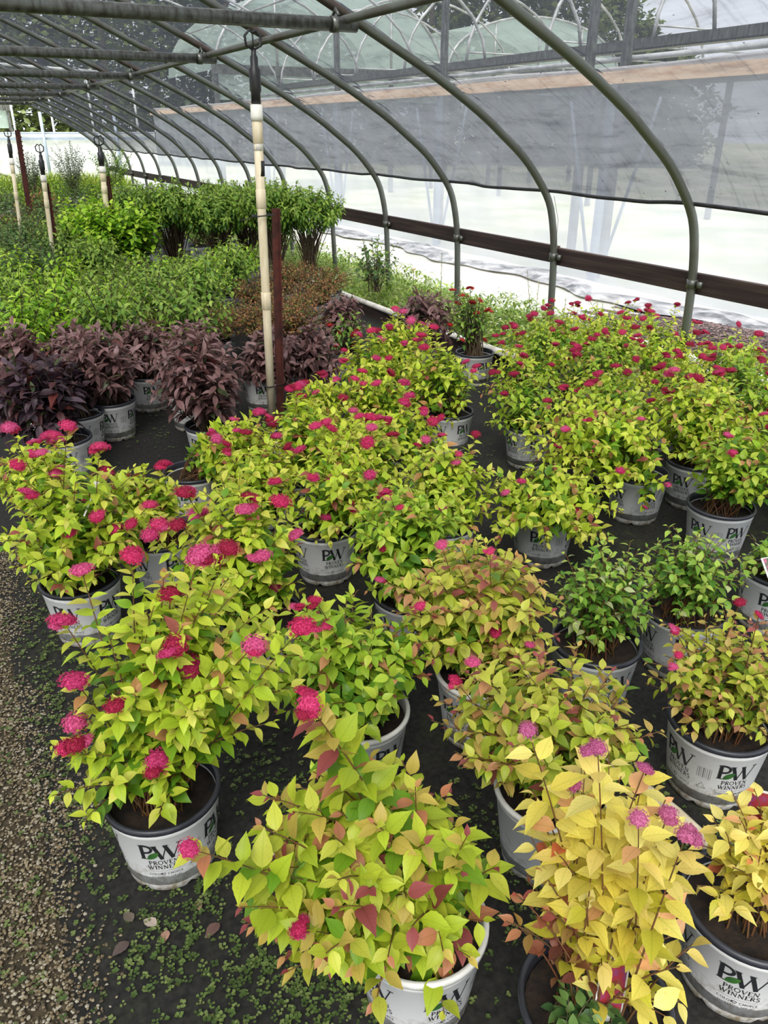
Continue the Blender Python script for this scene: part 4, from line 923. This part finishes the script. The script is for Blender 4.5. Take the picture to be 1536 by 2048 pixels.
# --- packed beds, plants alike but for their place
MIDL = 'magenta-flowered lime spirea packed in the bed between riser and bare cloth path'
for k, (pos, bx, nf) in enumerate([((1.30, 3.26), (535, 720, 800, 960), 8), ((1.89, 3.31), (700, 880, 820, 960), 10), ((2.12, 4.15), (690, 850, 680, 820), 8), ((2.46, 3.72), (790, 935, 690, 840), 8),
                                  ((0.85, 3.55), (425, 570, 850, 970), 10), ((1.5, 3.85), (590, 740, 770, 890), 9), ((2.35, 4.6), (770, 880, 640, 760), 6), ((1.95, 3.75), (700, 830, 750, 870), 6), ((0.95, 3.0), (440, 620, 890, 1040), 7), ((1.55, 2.95), (640, 800, 850, 980), 6)]):
    bx = (bx[0]-22, bx[1]+22, bx[2]-14, bx[3]+30)
    SP_(40+k, pos, [bx], 'lime', MIDL, 15*k, n_stems=32, n_obj=130, nrand=nf, group='spireas packed in the middle bed', head=(0.021, 0.034))
LEFL = ['magenta-flowered lime spirea just in front of the nearly black shrub', 'magenta-flowered lime spirea between the gravel-edge spirea and the barcode pot']
for k, (pos, bx, nf) in enumerate([((0.22, 3.35), (-40, 170, 880, 1010), 5), ((0.55, 2.95), (180, 380, 930, 1080), 4)]):
    SP_(60+k, pos, [bx], 'lime', LEFL[k], 20*k, n_stems=32, n_obj=140, nrand=nf, group='spireas behind the gravel-edge pot', head=(0.026, 0.038))
WALL = 'magenta-flowered lime spirea packed in the bed beside the hoop legs'
rw = random.Random(77)
grid = [(2.74, 3.30), (3.20, 3.22), (3.66, 3.10), (4.12, 2.98), (4.55, 2.85), (3.10, 3.78), (3.56, 3.68), (4.02, 3.55), (4.48, 3.40), (3.62, 4.22), (4.06, 4.08), (4.45, 3.95), (3.62, 2.62), (4.08, 2.48), (3.45, 2.05), (3.05, 2.95), (3.95, 4.5), (4.4, 4.45), (3.9, 2.05)]
for k, (x, y) in enumerate(grid):
    e = empty('potted_spirea', (x, y, 0), WALL, 'potted plant', 'spireas packed beside the hoops'); put_pot(e, 'grey', 'black', rw.uniform(0, 6))
    rr = rw.uniform(0.31, 0.36); c = Vector((x+rw.uniform(-0.03, 0.03), y+rw.uniform(-0.03, 0.03), 0.33)); rzz = rw.uniform(0.22, 0.26)
    fp = []
    for _ in range(rw.randint(6, 10)):
        a = rw.uniform(0, 6.28); q = math.sqrt(rw.random())*0.95; fp.append(Vector((c.x+rr*q*math.cos(a), c.y+rr*q*math.sin(a), c.z+rzz*math.sqrt(1-q*q)*1.05+rw.uniform(0.0, 0.07))))
    shrub(e, (x, y, PH-0.03), [(c, rr, rzz)], 'lime' if k % 3 else 'limegreen', 0.046, 3000+k, 'spirea', 36, 0.016, 110, fp, (0.019, 0.032), [(200, 52, 100), (188, 46, 90), (164, 36, 70), (178, 42, 82)])

# --- purple weigela row
def weigela(pos, box, pal, seed, label, n_obj=150, group=None, deg=0, L=0.078, n_stems=46, body='white', **kw):
    e = empty('potted_weigela', (pos[0], pos[1], 0), label, 'potted plant', group); put_pot(e, body, 'black', face_cam(pos, deg))
    box = (box[0]-14, box[1]+14, box[2]-14, box[3]+12)
    shrub(e, (pos[0], pos[1], PH-0.03), [crown_from_box(pos, box)], pal, L, seed, 'weigela', n_stems, 0.017, n_obj, (), stem_mat='stem_dark', t0=0.3, alpha=60, opposite=True, droop=0.2, stem_r=0.003, **kw)
weigela((0.72, 4.91), (118, 275, 660, 800), 'purple', 501, 'purple-leaved weigela in muddy white pot with barcode, its pot fully in view', deg=-12)
weigela((1.05, 5.37), (230, 335, 650, 750), 'purple', 502, 'purple-leaved weigela set back, its white printed pot between two others', deg=5, n_obj=100)
weigela((0.58, 5.40), (90, 200, 655, 770), 'purple', 503, 'purple weigela half hidden behind the barcode pot', deg=0, n_obj=80)
weigela((1.13, 4.17), (300, 480, 660, 850), 'purple', 504, 'broad purple weigela leaning over its white pot among pink blooms', deg=-35, n_obj=200)
weigela((1.2, 4.85), (330, 460, 650, 780), 'purple', 505, 'purple weigela squeezed behind the broad purple one', deg=60, n_obj=80)
weigela((0.36, 4.35), (-20, 140, 720, 880), 'darkpurple', 506, 'nearly black purple shrub with glossy leaves at the row end', deg=0, n_obj=200, L=0.09)
weigela((0.34, 5.1), (-30, 80, 660, 780), 'purple', 507, 'purple weigela behind the nearly black shrub', deg=0, n_obj=80)
weigela((0.50, 4.75), (60, 160, 720, 840), 'darkpurple', 508, 'dark glossy purple shrub between black shrub and barcode pot', deg=0, n_obj=100)
weigela((1.75, 5.0), (480, 600, 660, 800), 'purple', 509, 'purple weigela directly behind the tall cream riser', n_obj=100)
weigela((2.05, 5.0), (560, 690, 650, 800), 'purple', 510, 'purple weigela on the wall side of the rusty stake', n_obj=100)
weigela((2.75, 5.9), (650, 720, 600, 680), 'purple', 511, 'small dark weigela before the orange shrubs by the edging', n_obj=0)
weigela((3.1, 5.2), (800, 910, 590, 700), 'purple', 512, 'purple weigela beside the red-flowered pot', n_obj=80, body='grey')
def redweig(pos, box, seed, label, pts, pal='mid', n_stems=26, **kw):
    e = empty('potted_red_weigela', (pos[0], pos[1], 0), label, 'potted plant'); put_pot(e, 'white', 'black', face_cam(pos, kw.pop('deg', 0)))
    d0 = depth_of((pos[0], pos[1], 0.5)); rg = random.Random(seed)
    shrub(e, (pos[0], pos[1], PH-0.03), [crown_from_box(pos, box)], pal, 0.05, seed, 'weigela', n_stems, 0.022, 120, [at_depth(x, y, d0+rg.uniform(-0.1, 0.1)) for x, y in pts], (0.020, 0.030), [(186, 40, 46), (166, 34, 42), (198, 62, 58)], stem_mat='stem_dark', stem_r=0.005, t0=0.52)
redweig((3.38, 4.79), (890, 980, 575, 700), 521, 'red-flowered shrub on bare forked stems in clean white pot near the hoop leg', [(905, 580), (925, 590), (945, 605), (960, 600), (915, 605), (940, 575), (975, 620), (935, 650), (950, 690), (970, 680), (900, 650), (925, 680), (955, 625)], deg=-38)
redweig((2.5, 5.3), (650, 760, 620, 740), 522, 'green shrub with red trumpet flowers beside the purple weigela', [(672, 690), (680, 665), (705, 690), (728, 720), (740, 700), (660, 650), (715, 660)], pal='mid')

# --- far beds of the house
def bed_shrub(name, pos, h, r, pal, L, seed, label, group=None, tmpl='round', n_stems=26, spacing=0.035, base_z=0.2, top_only=0.0, pot=True, body='grey', **kw):
    e = empty(name, (pos[0], pos[1], 0), label, 'shrub', group)
    if pot: put_pot(e, body, 'black', seed*1.7)
    zc = base_z+(h-base_z)*(0.55+0.35*top_only); rz = max(0.08, h-zc)
    shrub(e, (pos[0], pos[1], PH-0.03), [(Vector((pos[0], pos[1], zc)), r, rz)], pal, L, seed, tmpl, n_stems, spacing, 0, (), stem_mat='stem_dark', stem_r=kw.pop('stem_r', 0.004), **kw)
rb = random.Random(31)
# loose light-green shrubs
for k, (x, y) in enumerate([(1.0, 6.4), (1.45, 6.6), (1.9, 6.9), (0.75, 6.9), (1.2, 7.2), (1.65, 7.4), (2.1, 7.5), (0.95, 7.9), (1.5, 8.1), (2.5, 7.9), (2.3, 8.6), (2.75, 8.5), (1.9, 8.6), (0.6, 6.3), (0.45, 7.0), (0.5, 7.8), (0.35, 6.0), (2.9, 8.9), (1.35, 8.7), (0.95, 5.9), (1.5, 5.8)]):
    bed_shrub('loose_green_shrub', (x, y), rb.uniform(0.76, 0.92)*(1.0 if y < 8 else 0.78), rb.uniform(0.36, 0.44), rb.choice(['mid', 'bright', 'mid']), 0.066, 600+k, 'loose light-green arching shrub behind the purple weigelas', 'loose green shrubs behind the weigelas', 'weigela', 27, 0.021, t0=0.15, droop=0.3)
# low orange-brown shrubs
for k, (x, y) in enumerate([(2.3, 6.5), (2.7, 6.8), (3.1, 7.1), (3.45, 7.6), (2.6, 7.4), (3.0, 7.8), (3.4, 8.3), (1.75, 6.1), (2.15, 6.0), (1.3, 5.9), (2.4, 5.9), (1.9, 6.45), (0.7, 5.75)]):
    bed_shrub('orange_twiggy_shrub', (x, y), rb.uniform(0.46, 0.58), rb.uniform(0.34, 0.40), 'orange', 0.030, 640+k, 'low twiggy orange-brown shrub in the bed near the edging', 'orange-brown twiggy shrubs', 'tiny', 46, 0.014, t0=0.2)
# tall feathery shrubs on bare stems
for k, (x, y, h) in enumerate([(2.5, 10.0, 1.12), (2.95, 9.7, 1.02), (3.55, 9.3, 1.14), (3.85, 9.0, 1.08), (3.2, 10.4, 1.1), (3.75, 10.2, 1.12), (2.2, 10.6, 1.08), (3.4, 9.9, 1.1)]):
    bed_shrub('tall_feathery_shrub', (x, y), h+0.14, 0.50, 'mid', 0.072, 660+k, 'tall feathery green shrub on many bare upright stems', 'tall feathery shrubs', 'weigela', 54, 0.012, top_only=0.55, t0=0.62, droop=0.35, stem_r=0.005, alpha=75)
# bright broadleaf shrubs
for k, (x, y) in enumerate([(1.5, 10.6), (1.85, 10.9), (1.65, 10.0), (2.0, 9.8)]):
    bed_shrub('bright_broadleaf_shrub', (x, y), rb.uniform(1.0, 1.14), 0.42, 'bright', 0.085, 680+k, 'vivid yellow-green broadleaf shrub in the far bed', 'vivid broadleaf shrubs', 'round', 42, 0.026)
for k, (x, y) in enumerate([(0.75, 8.8), (1.05, 9.2), (1.3, 8.7), (0.85, 9.9), (1.2, 10.4), (0.65, 8.2), (0.45, 9.0), (0.6, 9.6), (0.7, 10.6)]):
    bed_shrub('dark_green_shrub', (x, y), rb.uniform(0.84, 0.98), 0.44, rb.choice(['dark', 'mid']), 0.06, 700+k, 'dense darker green shrub by the slim riser', 'darker green shrubs', 'weigela', 40, 0.020, droop=0.3)
k = 0
for y in np.arange(11.8, 22, 0.95):
    for x in np.arange(0.85+0.07*(y-12), 4.0, 0.62):
        k += 1
        bed_shrub('far_bed_shrub', (x+rb.uniform(-0.1, 0.1), y+rb.uniform(-0.15, 0.15)), rb.uniform(0.7, 0.95), 0.44, rb.choice(['dark', 'dark', 'mid', 'grey', 'mid', 'orange'] if y < 18 else ['mid', 'bright']), 0.07, 720+k, 'small mixed shrub far down the shade house', 'mixed shrubs far down the house', 'weigela', 20, 0.032)
# yellow-green ornamental grass at the far end
for k in range(26):
    x = 1.6+0.24*(k % 13)+rb.uniform(-0.08, 0.08); y = 22.6+1.3*(k//13)+rb.uniform(-0.2, 0.2); mb = MB(); rg = random.Random(k)
    for _ in range(110):
        a = rg.uniform(0, 6.28); r0 = 0.1*rg.random(); l = rg.uniform(0.22, 0.42); h = rg.uniform(0.5, 0.85); p0 = Vector((r0*math.cos(a), r0*math.sin(a), 0.0)); p1 = p0+Vector((l*0.3*math.cos(a), l*0.3*math.sin(a), h*0.75)); p2 = p0+Vector((l*math.cos(a), l*math.sin(a), h)); sd = Vector((-math.sin(a), math.cos(a), 0))*0.010
        mb.face([p0-sd, p0+sd, p1+sd, p1-sd]); mb.face([p1-sd, p1+sd, p2])
    if k == 0: M['grass'] = simple('grass_blades', srgb(190, 204, 84), srgb(160, 186, 62), 5, 0.6)
    o = mb.build('ornamental_grass', M['grass']); o.location = (x, y, 0); tag(o, 'yellow-green ornamental grass clump before the far end wall', 'grass clump', 'grass clumps at the far end')
# small open trees and the ivy-like shrub near the far end
for k, (x, y, h, r, pal, lb) in enumerate([(1.75, 17.5, 1.5, 0.35, 'grey', 'small airy grey-leaved tree before the white end wall beside the slim riser'), (2.65, 18.5, 1.62, 0.42, 'grey', 'small airy tree with a leaning trunk before the white end wall'), (3.75, 20, 1.5, 0.6, 'mid', 'round leafy shrub near the end of the dark board')]):
    bed_shrub('small_tree', (x, y), h, r, pal, 0.06, 860+k, lb, None, 'weigela', 26, 0.018, 0.7, 0.0, True, t0=0.4, stem_r=0.003)

# --- weedy strip between edging and film
rng = np.random.default_rng(9); n = 24000
Yw = rng.uniform(4.6, 24, n)**1.0; Yw = 4.6+19*rng.uniform(0, 1, n)**1.8; Xw = rng.uniform(3.9, 5.15, n); hz = 0.34*np.exp(-((Xw-4.5)/0.5)**2)*(0.6+0.4*np.sin(3*Yw+2*Xw))*rng.uniform(0.1, 1.15, n)+0.02
cols = np.array([srgb(130, 160, 62), srgb(156, 180, 80), srgb(110, 142, 54), srgb(178, 192, 104)])[rng.integers(0, 4, n)]
Rw = rand_rot(rng, n); T = T_LO['narrow']
me = np_join('verge_weeds', T[0], T[1], Rw, np.stack([Xw, Yw, hz], 1), rng.uniform(0.05, 0.11, n), cols, T[2], M['foliage'])
tag(add('verge_weeds', me), 'tangle of light green weeds on the strip outside the edging pipe', 'weeds', None, 'stuff')
n = 2600; Yw = 4.8+9*rng.uniform(0, 1, n)**1.6; Xw = rng.normal(4.5, 0.32, n); hz = 0.36*np.exp(-((Xw-4.5)/0.5)**2)*(0.6+0.4*np.sin(3*Yw+2*Xw))+rng.uniform(-0.03, 0.05, n)+0.03
me = np_join('white_weed_blossom', W_T[0], W_T[1], rand_rot(rng, n), np.stack([Xw, Yw, hz], 1), rng.uniform(0.012, 0.024, n), np.tile(np.array(srgb(238, 236, 222)), (n, 1)), W_T[2], M['foliage'])
tag(add('white_weed_blossom', me), 'tiny white blossoms speckling the weeds outside the edging pipe', 'blossoms', None, 'stuff')
for k, (x, y, h) in enumerate([(4.35, 4.95, 0.52), (4.65, 5.7, 0.62), (4.72, 5.75, 0.5), (4.9, 5.1, 0.45), (5.0, 5.2, 0.4), (4.6, 7.2, 0.6), (4.3, 6.4, 0.45), (4.5, 8.6, 0.6), (5.1, 4.9, 0.4)]):
    e = empty('tall_weed', (x, y, 0), 'slender upright weed with narrow leaves in the verge before the white sheet', 'weed', 'slender weeds in the verge'); rg = random.Random(k); tx, ty = rg.uniform(-0.08, 0.08), rg.uniform(-0.08, 0.08)
    mb = MB(); mb.tube([(0, 0, 0), (tx*0.4, ty*0.4, h*0.5), (tx, ty, h)], [0.004, 0.003, 0.002], 4); mb.build('stalk', M['stem'], e)
    P = []; R = []; S = []
    for i in range(34):
        t = 0.15+0.85*i/34; a = i*2.4; d = Vector((math.cos(a)*0.7, math.sin(a)*0.7, 0.6)); xx, yy, zz = frame_cols(d, Vector((0, 0, 1))); P.append((tx*t*t, ty*t*t, h*t)); R.append(np.array([xx, yy, zz]).T); S.append(0.055*(1.1-t*0.6))
    me = np_join('leaves', T[0], T[1], np.array(R), np.array(P), np.array(S), np.tile(np.array(srgb(142, 168, 90)), (34, 1)), T[2], M['foliage']); o = add('leaves', me, None, e); o['kind'] = 'stuff'
for k, (x, y, h, r, pal, lb) in enumerate([(3.95, 7.5, 0.85, 0.35, 'dark', 'tall open shrub with arching twigs between the second pair of hoop legs'), (4.25, 8.1, 0.7, 0.3, 'mid', 'leafy sapling just outside the edging pipe'), (4.3, 11, 0.8, 0.4, 'mid', 'leafy weed clump by the far hoop legs')]):
    bed_shrub('sapling', (x, y), h, r, pal, 0.06, 880+k, lb, None, 'round', 14, 0.04, 0.15, 0.0, False, t0=0.25)
mb = MB()
for j in range(8): a = 2*PI*j/8; mb.face([(0, 0, 0), (0.022*math.cos(a-0.3), 0.022*math.sin(a-0.3), 0.008), (0.032*math.cos(a), 0.032*math.sin(a), 0.004), (0.022*math.cos(a+0.3), 0.022*math.sin(a+0.3), 0.008)])
yf = empty('yellow_flower', (4.55, 7.7, 0.0), 'single yellow daisy-like flower in the verge', 'flower'); o = mb.build('blossom', simple('yellow_petal', srgb(236, 208, 40), srgb(224, 188, 30), 20, 0.6), yf, False); o.location = (0, 0, 0.36); o.rotation_euler = (-0.6, 0, 0)
mb = MB(); mb.tube([(0, 0, 0), (0, 0, 0.36)], 0.003, 4); mb.build('stalk', M['stem'], yf)

G_ = [o for o in COL.objects if o.get('label', '').startswith('golden-yellow spirea')][0]
shrub(G_, (0.80, 0.62, PH-0.03), [crown_from_box((0.80, 0.62), (985, 1110, 1720, 1930))], 'russet', 0.036, 915, 'spirea', 5, 0.024, 60, (), t0=0.3)
e = empty('pot_weed', (0.735, 0.60, 0.21), 'dull green weed growing at the side of the plain black pot', 'weed')
shrub(e, (0.735, 0.60, PH-0.03), [(Vector((0.725, 0.585, 0.30)), 0.075, 0.06)], 'dark', 0.032, 901, 'round', 14, 0.016, 0, (), stem_mat='stem_dark', stem_r=0.0015)

# --- plant tags
def tag_mat(name, cols, scale):
    m, n, l, out = new_mat(name); p = principled(n, (0.5,)*3, 0.35); s = noise(n, l, scale, 3, 'Object')
    l.new(ramp(n, l, s, [(0.35, cols[0]), (0.5, cols[1]), (0.62, cols[2])]), p.inputs['Base Color']); l.new(p.outputs[0], out.inputs[0]); return m
M['pic_red'] = tag_mat('printed_red_leaves', (srgb(60, 84, 40), srgb(150, 40, 52), srgb(120, 60, 110)), 28)
M['pic_pink'] = tag_mat('printed_pink_blooms', (srgb(60, 76, 52), srgb(78, 92, 66), srgb(206, 84, 146)), 40)
def plant_tag(loc, w, h, rot, pic, label):
    e = empty('plant_tag', loc, label, 'plant tag'); e.rotation_euler = rot
    mb = MB(); mb.box((-w/2, -0.0006, 0), (w/2, 0.0006, h)); mb.box((-w*0.12, -0.0006, -0.12), (w*0.12, 0.0006, 0)); mb.build('card', M['rim_white'], e, False)
    if pic:
        for s in (-1, 1): mb = MB(); mb.box((-w*0.44, min(s*0.0006, s*0.0012), h*0.05), (w*0.44, max(s*0.0006, s*0.0012), h*0.95)); mb.build('picture', M[pic], e, False)
plant_tag((1.27, 0.66, 0.40), 0.06, 0.10, (-0.25, -0.12, -1.0), 'pic_red', 'upright plant tag with a dark red leaf picture in the sparse yellow spirea pot')
plant_tag((2.30, 1.36, 0.38), 0.11, 0.075, (-0.9, -0.2, -0.5), 'pic_pink', 'large plant tag picturing pink blooms beside the rounded green spirea')
plant_tag((0.775, 0.57, 0.30), 0.05, 0.11, (-0.35, 0.05, -0.7), 'pic_red', 'red and green picture tag leaning inside the plain black pot')
plant_tag((0.30, 2.70, 0.62), 0.022, 0.012, (-0.6, 0.5, -0.3), None, 'tiny white slip tag caught in the leaves of the gravel-edge spirea')
print('leaf objects', LEAF_COUNT[0], 'objects', len(bpy.data.objects))
